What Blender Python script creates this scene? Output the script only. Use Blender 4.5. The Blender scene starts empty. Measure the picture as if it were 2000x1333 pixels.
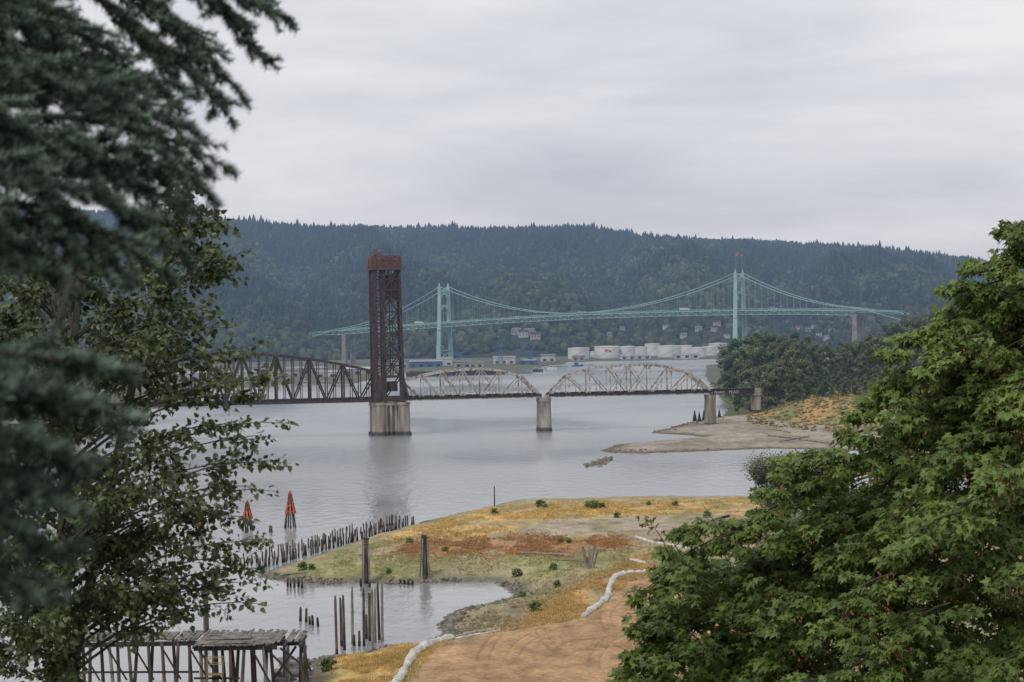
import bpy, math, random
import numpy as np
from mathutils import Vector, Matrix
random.seed(7); rng=np.random.default_rng(7)
scene=bpy.context.scene
COL=scene.collection
# ------------------------------------------------------------------ camera
FP=4440.0; HY=625.0; CH=58.0
th=math.atan((666.5-HY)/FP); ro=math.radians(1.0)
f_=np.array([0,math.cos(th),-math.sin(th)]); u0=np.array([0,math.sin(th),math.cos(th)]); r0=np.array([1.0,0,0])
R_=math.cos(ro)*r0-math.sin(ro)*u0; U_=math.sin(ro)*r0+math.cos(ro)*u0
cam=bpy.data.cameras.new("camera"); camo=bpy.data.objects.new("camera",cam); COL.objects.link(camo)
m=Matrix.Identity(4)
for i in range(3):
    m[i][0]=R_[i]; m[i][1]=U_[i]; m[i][2]=-f_[i]
m[2][3]=CH
camo.matrix_world=m
cam.sensor_width=36; cam.lens=FP/2000*36; cam.clip_start=0.1; cam.clip_end=20000
cam.dof.use_dof=True; cam.dof.focus_distance=1200; cam.dof.aperture_fstop=11
scene.camera=camo
scene.view_settings.view_transform='Standard'; scene.view_settings.look='None'; scene.view_settings.exposure=0
def ray(px,py):
    return f_+(px-1000)/FP*R_-(py-666.5)/FP*U_
def G(px,py,z=0.0):      # image pixel back-projected through the camera -> point on level z
    d=ray(px,py); t=(z-CH)/d[2]; return np.array([d[0]*t,d[1]*t,z])
def PD(px,py,D):         # image pixel back-projected -> point at range D
    d=ray(px,py); t=D/d[1]; return np.array([d[0]*t,D,CH+d[2]*t])
# ------------------------------------------------------------------ materials
def nd(nt,t,**k):
    n=nt.nodes.new(t)
    for a,b in k.items(): setattr(n,a,b)
    return n
def add_haze(nt,shader,out):  # aerial haze painted into the material: blue emission growing with distance
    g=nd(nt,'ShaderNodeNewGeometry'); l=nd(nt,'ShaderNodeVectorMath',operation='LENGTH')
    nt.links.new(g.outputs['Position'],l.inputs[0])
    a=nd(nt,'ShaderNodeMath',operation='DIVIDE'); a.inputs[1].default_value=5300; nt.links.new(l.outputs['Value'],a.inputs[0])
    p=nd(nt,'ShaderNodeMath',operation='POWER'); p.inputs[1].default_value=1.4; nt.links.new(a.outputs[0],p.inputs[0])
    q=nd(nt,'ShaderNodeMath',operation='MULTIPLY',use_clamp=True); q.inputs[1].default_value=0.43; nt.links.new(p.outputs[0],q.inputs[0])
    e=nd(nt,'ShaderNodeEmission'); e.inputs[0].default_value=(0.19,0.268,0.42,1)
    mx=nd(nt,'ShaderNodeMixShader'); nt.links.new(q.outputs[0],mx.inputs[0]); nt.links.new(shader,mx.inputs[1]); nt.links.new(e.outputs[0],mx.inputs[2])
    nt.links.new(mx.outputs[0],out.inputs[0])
def M(name,c1,c2=None,scale=1.0,rough=0.8,metal=0.0,bump=0.0,attr=False,transl=0.0,haze=True,stretch=(1,1,1),lo=.35,hi=.65,spec=.4,fine=None,water_stain=None,bscale=None):
    mt=bpy.data.materials.new(name); mt.use_nodes=True; nt=mt.node_tree; nt.nodes.clear()
    out=nd(nt,'ShaderNodeOutputMaterial'); b=nd(nt,'ShaderNodeBsdfPrincipled')
    b.inputs['Roughness'].default_value=rough; b.inputs['Metallic'].default_value=metal
    b.inputs['Specular IOR Level'].default_value=spec
    c2=c2 or c1
    g=nd(nt,'ShaderNodeNewGeometry'); mp=nd(nt,'ShaderNodeMapping'); mp.inputs['Scale'].default_value=stretch
    nt.links.new(g.outputs['Position'],mp.inputs[0])
    n=nd(nt,'ShaderNodeTexNoise'); n.inputs['Scale'].default_value=scale; n.inputs['Detail'].default_value=5
    nt.links.new(mp.outputs[0],n.inputs['Vector'])
    cr=nd(nt,'ShaderNodeValToRGB'); cr.color_ramp.elements[0].position=lo; cr.color_ramp.elements[1].position=hi
    cr.color_ramp.elements[0].color=(*c1,1); cr.color_ramp.elements[1].color=(*c2,1)
    nt.links.new(n.outputs['Fac'],cr.inputs[0]); c=cr.outputs[0]
    if attr:
        at=nd(nt,'ShaderNodeAttribute'); at.attribute_name='col'
        mu=nd(nt,'ShaderNodeMix',data_type='RGBA',blend_type='MULTIPLY'); mu.inputs[0].default_value=1
        nt.links.new(c,mu.inputs[6]); nt.links.new(at.outputs['Color'],mu.inputs[7]); c=mu.outputs[2]
    if fine:
        n2=nd(nt,'ShaderNodeTexNoise'); n2.inputs['Scale'].default_value=fine; n2.inputs['Detail'].default_value=6; n2.inputs['Roughness'].default_value=.7
        nt.links.new(g.outputs['Position'],n2.inputs['Vector'])
        r2=nd(nt,'ShaderNodeMapRange'); r2.inputs[1].default_value=.3; r2.inputs[2].default_value=.7; r2.inputs[3].default_value=.62; r2.inputs[4].default_value=1.36
        nt.links.new(n2.outputs['Fac'],r2.inputs[0])
        v=nd(nt,'ShaderNodeVectorMath',operation='SCALE'); nt.links.new(c,v.inputs[0]); nt.links.new(r2.outputs[0],v.inputs['Scale']); c=v.outputs[0]
    if water_stain:
        s=nd(nt,'ShaderNodeSeparateXYZ'); nt.links.new(g.outputs['Position'],s.inputs[0])
        r=nd(nt,'ShaderNodeMapRange'); r.inputs[1].default_value=water_stain*.7; r.inputs[2].default_value=water_stain*1.1; r.inputs[3].default_value=.25; r.inputs[4].default_value=1
        nt.links.new(s.outputs[2],r.inputs[0])
        v=nd(nt,'ShaderNodeVectorMath',operation='SCALE'); nt.links.new(c,v.inputs[0]); nt.links.new(r.outputs[0],v.inputs['Scale']); c=v.outputs[0]
    nt.links.new(c,b.inputs['Base Color'])
    if bump:
        n3=nd(nt,'ShaderNodeTexNoise'); n3.inputs['Scale'].default_value=bscale or scale*4; n3.inputs['Detail'].default_value=6
        nt.links.new(g.outputs['Position'],n3.inputs['Vector'])
        bm=nd(nt,'ShaderNodeBump'); bm.inputs['Strength'].default_value=bump; bm.inputs['Distance'].default_value=.3
        nt.links.new(n3.outputs['Fac'],bm.inputs['Height']); nt.links.new(bm.outputs[0],b.inputs['Normal'])
    sh=b.outputs[0]
    if transl:
        tr=nd(nt,'ShaderNodeBsdfTranslucent'); nt.links.new(c,tr.inputs[0])
        mx=nd(nt,'ShaderNodeMixShader'); mx.inputs[0].default_value=transl
        nt.links.new(sh,mx.inputs[1]); nt.links.new(tr.outputs[0],mx.inputs[2]); sh=mx.outputs[0]
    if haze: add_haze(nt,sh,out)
    else: nt.links.new(sh,out.inputs[0])
    mt.cycles.emission_sampling='NONE'
    return mt
# ------------------------------------------------------------------ mesh building
def nrm(v):
    v=np.asarray(v,float); l=np.linalg.norm(v); return v/l if l>1e-9 else v
class MB:
    def __init__(s): s.v=[]; s.f=[]; s.m=[]
    def addf(s,vs,fs,mi=0):
        o=len(s.v); s.v.extend([tuple(map(float,p)) for p in vs]); s.f.extend([tuple(o+i for i in f) for f in fs]); s.m.extend([mi]*len(fs))
    def beam(s,a,b,w,h=None,up=(0,0,1),mi=0,w2=None,h2=None):
        h=h or w; w2=w2 or w; h2=h2 or h
        a=np.asarray(a,float); b=np.asarray(b,float); d=nrm(b-a); up=np.asarray(up,float)
        if abs(np.dot(d,up))>.98: up=np.array([0,1.0,0]) if abs(d[1])<.9 else np.array([1.0,0,0])
        x=nrm(np.cross(d,up)); y=np.cross(x,d)
        vs=[]
        for p,ww,hh in((a,w,h),(b,w2,h2)):
            for i,j in((-1,-1),(1,-1),(1,1),(-1,1)): vs.append(p+x*i*ww/2+y*j*hh/2)
        s.addf(vs,[(3,2,1,0),(4,5,6,7),(0,1,5,4),(1,2,6,5),(2,3,7,6),(3,0,4,7)],mi)
    def box(s,c,sz,ax=(1,0,0),mi=0):
        c=np.asarray(c,float); ax=nrm(ax); ay=np.cross((0,0,1.0),ax); az=np.array([0,0,1.0])
        vs=[c+ax*i*sz[0]/2+ay*j*sz[1]/2+az*k*sz[2]/2 for k in(-1,1) for i,j in((-1,-1),(1,-1),(1,1),(-1,1))]
        s.addf(vs,[(3,2,1,0),(4,5,6,7),(0,1,5,4),(1,2,6,5),(2,3,7,6),(3,0,4,7)],mi)
    def tube(s,pts,rad,n=6,mi=0,cap=True):
        pts=[np.asarray(p,float) for p in pts]; k=len(pts); vs=[]
        ref=np.array([0.13,0.21,.97])
        for i,p in enumerate(pts):
            d=nrm(pts[min(i+1,k-1)]-pts[max(i-1,0)])
            rf=ref if abs(np.dot(d,ref))<.95 else np.array([1.0,.1,0])
            x=nrm(np.cross(d,rf)); y=np.cross(d,x)
            for j in range(n):
                a=2*math.pi*j/n; vs.append(p+(x*math.cos(a)+y*math.sin(a))*rad[i])
        fs=[(i*n+j,i*n+(j+1)%n,(i+1)*n+(j+1)%n,(i+1)*n+j) for i in range(k-1) for j in range(n)]
        if cap: fs+= [tuple(range(n))[::-1],tuple((k-1)*n+j for j in range(n))]
        s.addf(vs,fs,mi)
    def cyl(s,b,r1,r2,h,n=16,mi=0,sx=1,sy=1,ax=(1,0,0)):
        b=np.asarray(b,float); ax=nrm(ax); ay=np.cross((0,0,1.0),ax); vs=[]
        for z,r in((0,r1),(h,r2)):
            for j in range(n):
                a=2*math.pi*j/n; vs.append(b+ax*math.cos(a)*r*sx+ay*math.sin(a)*r*sy+np.array([0,0,z]))
        s.addf(vs,[(j,(j+1)%n,n+(j+1)%n,n+j) for j in range(n)]+[tuple(range(n))[::-1],tuple(n+j for j in range(n))],mi)
def tag(o,label=None,category=None,group=None,kind=None):
    if label:o["label"]=label
    if category:o["category"]=category
    if group:o["group"]=group
    if kind:o["kind"]=kind
    return o
def mk(mb,name,mats,origin=None,parent=None,smooth=False,**k):
    if not isinstance(mats,(list,tuple)): mats=[mats]
    org=np.zeros(3)
    if parent is not None: org=np.array(parent["_o"][:])
    elif origin is not None: org=np.asarray(origin,float)
    me=bpy.data.meshes.new(name)
    v=np.array(mb.v)-org
    me.from_pydata(v.tolist(),[],mb.f)
    for mt in mats: me.materials.append(mt)
    me.polygons.foreach_set('material_index',mb.m)
    if smooth: me.polygons.foreach_set('use_smooth',[True]*len(mb.f))
    me.update()
    o=bpy.data.objects.new(name,me); COL.objects.link(o)
    if parent is not None: o.parent=parent; o["_o"]=parent["_o"][:]
    else: o.location=org.tolist(); o["_o"]=org.tolist()
    return tag(o,**k)
def empty(name,origin,**k):
    o=bpy.data.objects.new(name,None); o.empty_display_size=.5; COL.objects.link(o); o.location=[float(a) for a in origin]; o["_o"]=[float(a) for a in origin]
    return tag(o,**k)
def npmesh(name,V,F,col=None,smooth=False):
    me=bpy.data.meshes.new(name); nf,k=F.shape
    me.vertices.add(len(V)); me.vertices.foreach_set('co',V.astype(np.float32).ravel())
    me.loops.add(nf*k); me.loops.foreach_set('vertex_index',F.astype(np.int32).ravel())
    me.polygons.add(nf); me.polygons.foreach_set('loop_start',np.arange(0,nf*k,k,dtype=np.int32))
    if smooth: me.polygons.foreach_set('use_smooth',np.ones(nf,bool))
    if col is not None:
        a=me.attributes.new('col','FLOAT_COLOR','POINT'); c=np.ones((len(V),4),np.float32); c[:,:3]=col; a.data.foreach_set('color',c.ravel())
    me.update(calc_edges=True); me.validate(); return me
def scatter(tv,tf,pos,R,sc,col):
    tv=np.asarray(tv,float); tf=np.asarray(tf,int); n=len(pos); k=len(tv)
    sc=np.asarray(sc,float)
    if sc.ndim==1: sc=sc[:,None]*np.ones(3)
    P=tv[None]*sc[:,None,:]
    V=np.einsum('nij,nkj->nki',R,P)+pos[:,None,:]
    F=(tf[None]+(np.arange(n)*k)[:,None,None]).reshape(-1,tf.shape[1])
    C=np.repeat(col,k,axis=0)
    return V.reshape(-1,3),F,C
def frames(d,nup):   # y axis along d, z near nup
    d=d/np.linalg.norm(d,axis=1,keepdims=True); x=np.cross(d,nup); x/=np.linalg.norm(x,axis=1,keepdims=True)+1e-9
    z=np.cross(x,d); return np.stack([x,d,z],axis=2)
def rotz(a):
    c,s=np.cos(a),np.sin(a); R=np.zeros((len(a),3,3)); R[:,0,0]=c;R[:,0,1]=-s;R[:,1,0]=s;R[:,1,1]=c;R[:,2,2]=1; return R
def npobj(name,V,F,C,mat,origin=(0,0,0),parent=None,smooth=False,**k):
    if parent is not None: origin=parent["_o"][:]
    me=npmesh(name,V-np.array(origin),F,C,smooth); me.materials.append(mat)
    o=bpy.data.objects.new(name,me); COL.objects.link(o)
    if parent is not None: o.parent=parent
    else: o.location=[float(a) for a in origin]
    o["_o"]=[float(a) for a in origin]
    return tag(o,**k)
def vnoise(x,y,seed=0):
    xi=np.floor(x).astype(np.int64); yi=np.floor(y).astype(np.int64); fx=x-xi; fy=y-yi
    fx=fx*fx*(3-2*fx); fy=fy*fy*(3-2*fy)
    def h(a,b):
        n=(a*374761393+b*668265263+seed*982451653)&0x7fffffff
        n=(n^(n>>13))*1274126177&0x7fffffff
        return ((n^(n>>16))&0xffff)/65535.0
    return (h(xi,yi)*(1-fx)+h(xi+1,yi)*fx)*(1-fy)+(h(xi,yi+1)*(1-fx)+h(xi+1,yi+1)*fx)*fy
def fbm(x,y,o=4,seed=0):
    s=0;a=.5
    for i in range(o): s=s+a*vnoise(x*2**i,y*2**i,seed+i); a*=.5
    return s/(1-.5**o)
def sdf(poly,X,Y):
    d=np.full(X.shape,1e18); ins=np.zeros(X.shape,bool); n=len(poly)
    for i in range(n):
        ax,ay=poly[i][:2]; bx,by=poly[(i+1)%n][:2]
        ex,ey=bx-ax,by-ay; wx,wy=X-ax,Y-ay
        t=np.clip((wx*ex+wy*ey)/(ex*ex+ey*ey+1e-12),0,1)
        d=np.minimum(d,(wx-ex*t)**2+(wy-ey*t)**2)
        c=((ay<=Y)&(by>Y))|((by<=Y)&(ay>Y))
        with np.errstate(divide='ignore',invalid='ignore'):
            xi=ax+(Y-ay)/(by-ay if by!=ay else 1e-12)*ex
        ins^=c&(X<xi)
    d=np.sqrt(d); return np.where(ins,d,-d)
def sstep(a,b,x):
    t=np.clip((x-a)/(b-a),0,1); return t*t*(3-2*t)
# ------------------------------------------------------------------ world + sun
w=bpy.data.worlds.new("World"); scene.world=w; w.use_nodes=True; nt=w.node_tree; nt.nodes.clear()
out=nd(nt,'ShaderNodeOutputWorld'); sky=nd(nt,'ShaderNodeTexSky'); sky.sky_type='NISHITA'; sky.sun_disc=False
SE,SR=math.radians(50),math.radians(215)
sky.sun_elevation=SE; sky.sun_rotation=SR
b1=nd(nt,'ShaderNodeBackground'); b1.inputs[1].default_value=.12; nt.links.new(sky.outputs[0],b1.inputs[0])
tc=nd(nt,'ShaderNodeTexCoord'); mp=nd(nt,'ShaderNodeMapping'); mp.inputs['Scale'].default_value=(2.6,2.6,12); mp.inputs['Rotation'].default_value=(0,math.radians(5),0); mp.inputs['Location'].default_value=(1.1,0,.35)
nt.links.new(tc.outputs['Generated'],mp.inputs[0])
n=nd(nt,'ShaderNodeTexNoise'); n.inputs['Scale'].default_value=1.9; n.inputs['Detail'].default_value=7; n.inputs['Roughness'].default_value=.52; n.inputs['Distortion'].default_value=.25
nt.links.new(mp.outputs[0],n.inputs['Vector'])
sx=nd(nt,'ShaderNodeSeparateXYZ'); nt.links.new(tc.outputs['Generated'],sx.inputs[0])
mr=nd(nt,'ShaderNodeMapRange'); mr.inputs[1].default_value=0.02; mr.inputs[2].default_value=.16; mr.inputs[3].default_value=-.10; mr.inputs[4].default_value=.25
nt.links.new(sx.outputs[2],mr.inputs[0])
ad=nd(nt,'ShaderNodeMath',operation='ADD'); nt.links.new(n.outputs['Fac'],ad.inputs[0]); nt.links.new(mr.outputs[0],ad.inputs[1])
cr=nd(nt,'ShaderNodeValToRGB'); e=cr.color_ramp.elements; e[0].position=.30; e[0].color=(.52,.53,.61,1); e[1].position=.76; e[1].color=(.85,.85,.86,1)
m1=cr.color_ramp.elements.new(.5); m1.color=(.655,.655,.72,1)
nt.links.new(ad.outputs[0],cr.inputs[0])
b2=nd(nt,'ShaderNodeBackground'); b2.inputs[1].default_value=1.0; nt.links.new(cr.outputs[0],b2.inputs[0])
mx=nd(nt,'ShaderNodeMixShader'); mx.inputs[0].default_value=.92; nt.links.new(b1.outputs[0],mx.inputs[1]); nt.links.new(b2.outputs[0],mx.inputs[2]); nt.links.new(mx.outputs[0],out.inputs[0])
sl=bpy.data.lights.new("sun",'SUN'); sl.energy=1.5; sl.angle=math.radians(12); sl.color=(1,.95,.87)
so=bpy.data.objects.new("sun",sl); COL.objects.link(so)
sd_=Vector((math.sin(SR)*math.cos(SE),math.cos(SR)*math.cos(SE),math.sin(SE)))
so.rotation_euler=sd_.to_track_quat('Z','Y').to_euler()
# ------------------------------------------------------------------ plan of the land
near_px=[(2600,975),(1450,977),(1300,977),(1100,980),(975,985),(900,1003),(830,1020),(700,1055),(600,1090),(520,1118),(512,1128),(560,1138),(640,1141),(720,1140),(800,1141),(880,1137),(960,1139),(1000,1147),(1018,1160),(1000,1170),(950,1182),(900,1197),(866,1214),(858,1232),(872,1246),(830,1258),(740,1270),(650,1284),(610,1296),(575,1333),(540,1400),(440,1480),(200,1560),(-400,1650)]
NEAR=[G(a,b) for a,b in near_px]+[np.array([-900,150,0]),np.array([-900,-400,0]),np.array([1200,-400,0]),np.array([1200,900,0])]
right_px=[(1378,714),(1376,735),(1384,752),(1402,772),(1425,795),(1412,812),(1345,826),(1285,841),(1272,847),(1330,850),(1372,854),(1290,861),(1205,869),(1176,880),(1192,885),(1260,886),(1400,881),(1500,877),(1640,880),(1800,890),(2700,900)]
RIGHT=[G(a,b) for a,b in right_px]+[np.array([1500,1500,0]),np.array([2500,3300,0]),np.array([600,3000,0])]
bank_px=[(1388,735),(1403,762),(1432,785),(1452,812),(1520,826),(1700,838),(2400,850)]
BANK=[G(a,b,1) for a,b in bank_px]+[np.array([1500,1500,0]),np.array([2500,3300,0]),np.array([650,3000,0])]
far_px=[(-900,860),(0,815),(200,803),(345,797),(352,790),(300,775),(420,760),(690,750),(740,738),(790,728),(1040,727),(1060,716),(1100,712),(1110,707),(1380,702)]
FAR=[G(a,b) for a,b in far_px]+[np.array([3500,3100,0]),np.array([9000,3100,0]),np.array([9000,16000,0]),np.array([-9000,16000,0]),np.array([-9000,1500,0])]
ridge_px=[(-600,386),(0,391),(370,404),(450,414),(600,430),(700,426),(760,429),(850,426),(1000,433),(1100,430),(1200,437),(1300,446),(1400,453),(1500,455),(1600,461),(1700,472),(1800,481),(1900,493),(2000,505),(2300,530),(2800,560)]
YR=5300.0
RB=np.array([PD(a,b+8,YR)[0]/YR for a,b in ridge_px]); RZ=np.array([PD(a,b+8,YR)[2]-18 for a,b in ridge_px])
Y0=3330.0
def hillz(X,Y):
    b=X/np.maximum(Y,1); zr=np.interp(b,RB,RZ)+(fbm(b*60,b*0+2,3,19)-.5)*11
    v=(Y-Y0-120*(fbm(b*18,b*0,3,5)-.5))/(YR-Y0)
    rav=fbm(b*30+Y/2600.,Y/900.,4,11)-.5
    prof=np.where(v<1,np.clip(v,0,1)**.82,1-.35*np.clip(v-1,0,3))
    z=zr*prof+rav*230*np.sin(np.pi*np.clip(v,0,1))*.9
    z=z-14*(v<0)
    return np.minimum(z, CH+ (zr-CH)*(Y/YR)*.985)
def landz(X,Y):
    jx=X+(fbm(X/9,Y/14,3,3)-.5)*5; jy=Y+(fbm(X/9+40,Y/14,3,4)-.5)*9
    sn=sdf(NEAR,jx,jy)
    hn=np.where(sn>0,2.3*(1-np.exp(-sn/7))+ .5*fbm(X/22,Y/22,3,8)*sstep(2,12,sn),sn*.35)
    bl=56.3-.31*np.maximum(Y,0)+(fbm(X/15,Y/15,3,9)-.5)*3*sstep(3,30,Y)
    hn=np.where(sn>0,np.maximum(hn,bl),hn)
    sr=sdf(RIGHT,jx,jy); hr=np.where(sr>0,1.0*(1-np.exp(-sr/7))+.5*sstep(3,30,sr),sr*.3)
    sb=sdf(BANK,jx,jy); hr=hr+np.where((sb>0)&(sr>0),9*sstep(0,45,sb),0)
    sf=sdf(FAR,X,Y); hf=np.where(sf>0,3*(1-np.exp(-sf/6)),sf*.3)
    return np.maximum(-5,np.maximum(hn,np.maximum(hr,hf)))
def LZ(x,y): return float(landz(np.array([x],float),np.array([y],float))[0])
KY=.28   # ground-cover patches are stretched along the shore direction
ZONES=[
 ([(500,1135),(600,1098),(720,1070),(800,1040),(900,1010),(860,1050),(740,1085),(1000,1088),(1250,1080),(1230,1120),(1000,1130),(700,1132)],(.255,.25,.115),2.5),
 ([(820,1030),(900,1004),(985,990),(1100,984),(1460,980),(1460,1006),(1300,1004),(1100,1010),(1000,1030),(990,1048),(900,1050),(800,1064),(770,1050)],(.51,.355,.145),5),
 ([(1000,1044),(1060,1022),(1200,1010),(1400,1004),(1380,1030),(1280,1040),(1180,1048),(1060,1049)],(.36,.305,.235),3),
 ([(730,1086),(760,1062),(900,1052),(1060,1050),(1180,1050),(1250,1062),(1200,1078),(1050,1086),(850,1086)],(.32,.18,.09),4),
 ([(1290,1050),(1400,1016),(1460,1010),(1500,1060),(1420,1090),(1350,1078)],(.31,.215,.14),4),
 ([(1290,1075),(1230,1108),(1180,1125),(1110,1158),(1030,1205),(960,1232),(1120,1212),(1190,1170),(1210,1140),(1260,1128)],(.46,.30,.125),3),
 ([(1110,1128),(1060,1150),(990,1180),(880,1215),(880,1235),(960,1222),(1040,1190),(1120,1150)],(.25,.215,.15),3),
 ([(560,1345),(620,1296),(750,1268),(860,1250),(835,1275),(800,1300),(770,1345)],(.50,.335,.13),3),
 ([(800,1420),(815,1310),(850,1268),(950,1238),(1130,1212),(1200,1175),(1225,1140),(1270,1130),(1800,1090),(1800,1420)],(.345,.22,.122),2),
]
def ksdf(poly,z,X,Y):
    pw=[G(a,b,z)*[1,KY,1] for a,b in poly]; return sdf(pw,X,Y*KY)
def ground():
    xs=np.concatenate([np.arange(-9000,-700,400),np.arange(-700,-130,8),np.arange(-130,-45,1.2),np.arange(-45,-22,.45),np.arange(-22,32,.22),np.arange(32,60,.45),np.arange(60,150,1.2),np.arange(150,600,6),np.arange(600,9001,300)])
    ys=np.concatenate([np.arange(-400,330,8),np.arange(330,480,.8),np.arange(480,720,1.3),np.arange(720,1300,3.2),np.arange(1300,3400,14),np.arange(3400,16001,400)])
    X,Y=np.meshgrid(xs,ys); sh=X.shape; Xf=X.ravel(); Yf=Y.ravel()
    Z=landz(Xf,Yf)
    C=np.empty((len(Xf),3)); C[:]=(.10,.11,.055)
    jx=Xf+(fbm(Xf/6,Yf/14,5,21)-.5)*16; jy=Yf+(fbm(Xf/6+9,Yf/14,5,22)-.5)*40
    nearm=(Yf<760)&(Yf>250); idx=np.where(nearm)[0]
    C[nearm]=(.30,.255,.155)
    for zi,(poly,c,soft) in enumerate(ZONES):
        road=zi==8
        s=ksdf(poly,2.3,jx[idx] if not road else Xf[idx]*.7+jx[idx]*.3,jy[idx] if not road else Yf[idx]*.8+jy[idx]*.2); a=sstep(-soft*.6,soft*.6,s+ (0 if road else 1)*(fbm(Xf[idx]/3,Yf[idx]/8,3,90+zi)-.5)*soft*1.6)[:,None]
        C[idx]=C[idx]*(1-a)+np.array(c)*a
    g1_=sstep(.60,.70,fbm(Xf/12,Yf/22,5,61))[:,None]*.6; g2_=sstep(.58,.7,fbm(Xf/12+5,Yf/22,5,62))[:,None]*.65
    road=sstep(-1,1,ksdf(ZONES[8][0],2.3,Xf,Yf))[:,None]
    C=np.where(nearm[:,None],C*(1-g1_*(1-road))+np.array((.22,.225,.10))*g1_*(1-road),C)
    C=np.where(nearm[:,None],C*(1-g2_*(1-road))+np.array((.34,.29,.21))*g2_*(1-road),C)
    wet=(Z<1.3)&(Yf<760); a=sstep(1.5,.3,Z)[:,None]
    C=np.where(wet[:,None],C*(1-a)+np.array((.15,.135,.11))*a,C)
    jr=(Yf>760)&(Yf<1300)&(Xf>0)
    sb=sdf(BANK,jx*.4+Xf*.6,jy*.3+Yf*.7)
    sand=np.array((.31,.275,.225)); bank=np.array((.36,.24,.11)); green=np.array((.18,.20,.09))
    fb=fbm(Xf/14,Yf/40,4,31)[:,None]
    Cr=sand*.75*(1-sstep(.4,.6,fb))+sand*sstep(.4,.6,fb); bc=bank*(1-sstep(.4,.55,fb))+green*sstep(.4,.55,fb)
    a=sstep(-3,6,sb)[:,None]; Cr=Cr*(1-a)+bc*a
    a=sstep(.75,.35,Z)[:,None]; Cr=Cr*(1-a)+np.array((.13,.115,.085))*a
    C=np.where(jr[:,None],Cr,C)
    farm=Yf>1900; C[farm]=(.12,.125,.09)
    C*=(.76+.5*fbm(Xf/12,Yf/18,5,40))[:,None]
    # wheel ruts wandering round the excavated dirt
    s=ksdf(ZONES[8][0],2.3,Xf[idx],Yf[idx]); tr=np.zeros(len(idx))
    for (cx,cy,ky,qs) in ((1330,1300,.34,(8.5,13.1,19.0,25.5,31.4)),(1480,1215,.42,(27.5,34,41)),(1180,1390,.16,(9.5,16))):
        c0=G(cx,cy,2); r=np.hypot(Xf[idx]-c0[0],(Yf[idx]-c0[1])*ky)
        for q in qs:
            wob=q+5.5*(fbm(Yf[idx]/55+q,Xf[idx]/50,3,int(q*3))-.5)
            fade=sstep(.42,.58,fbm(Yf[idx]/40+q*3,Xf[idx]/14,3,int(q)))
            for off in(-.9,.9): tr=np.minimum(tr,-np.exp(-((r-wob-off)/.2)**2)*fade)
            tr=np.where(tr>-.1,np.maximum(tr,.5*fade*np.exp(-((r-wob-.45)/.2)**2)),tr)
    inn=sstep(.5,2,s)
    clod=(fbm(Xf[idx]/.9,Yf[idx]/1.8,3,81)-.5); br=(fbm(Xf[idx]/7,Yf[idx]/30,4,83)-.5)
    C[idx]*=(1+(.24*tr+.14*clod+.5*br)*inn)[:,None]
    Z[idx]+=(tr*.10+clod*.10+br*.8)*inn
    V=np.stack([Xf,Yf,Z],1); ny,nx=sh
    i=np.arange(ny*nx).reshape(ny,nx); F=np.stack([i[:-1,:-1],i[:-1,1:],i[1:,1:],i[1:,:-1]],-1).reshape(-1,4)
    mt=M("earth_and_dry_grass",(.78,.78,.78),(1.22,1.2,1.17),.3,.95,attr=True,fine=1.1,bump=.5,bscale=1.5,spec=.08,stretch=(1,.5,1))
    return npobj("ground",V,F,np.clip(C,0,1),mt,smooth=True,kind="structure")
ground()
# water
def water():
    me=bpy.data.meshes.new("river"); s=9000
    me.from_pydata([(-s,-300,0),(s,-300,0),(s,15000,0),(-s,15000,0)],[],[(0,1,2,3)])
    mt=bpy.data.materials.new("river_water"); mt.use_nodes=True; nt=mt.node_tree; nt.nodes.clear()
    out=nd(nt,'ShaderNodeOutputMaterial'); b=nd(nt,'ShaderNodeBsdfPrincipled')
    b.inputs['Base Color'].default_value=(.25,.258,.265,1); b.inputs['IOR'].default_value=1.5
    g=nd(nt,'ShaderNodeNewGeometry')
    def noise(sc,st,det=4):
        mp=nd(nt,'ShaderNodeMapping'); mp.inputs['Scale'].default_value=st; nt.links.new(g.outputs['Position'],mp.inputs[0])
        n=nd(nt,'ShaderNodeTexNoise'); n.inputs['Scale'].default_value=sc; n.inputs['Detail'].default_value=det; nt.links.new(mp.outputs[0],n.inputs['Vector']); return n.outputs['Fac']
    a=noise(.30,(1,.4,1),8); c=noise(.011,(.7,.4,1),6)
    mr=nd(nt,'ShaderNodeMapRange'); mr.inputs[1].default_value=.38; mr.inputs[2].default_value=.62; mr.inputs[3].default_value=.12; mr.inputs[4].default_value=.27
    nt.links.new(c,mr.inputs[0]); nt.links.new(mr.outputs[0],b.inputs['Roughness'])
    m2=nd(nt,'ShaderNodeMapRange'); m2.inputs[1].default_value=.38; m2.inputs[2].default_value=.62; m2.inputs[3].default_value=.35; m2.inputs[4].default_value=1.0
    nt.links.new(c,m2.inputs[0])
    bm=nd(nt,'ShaderNodeBump'); bm.inputs['Distance'].default_value=.5; nt.links.new(m2.outputs[0],bm.inputs['Strength'])
    nt.links.new(a,bm.inputs['Height']); nt.links.new(bm.outputs[0],b.inputs['Normal'])
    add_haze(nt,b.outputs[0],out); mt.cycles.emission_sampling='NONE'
    me.materials.append(mt); o=bpy.data.objects.new("river",me); COL.objects.link(o); tag(o,kind="structure")
water()
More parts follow.
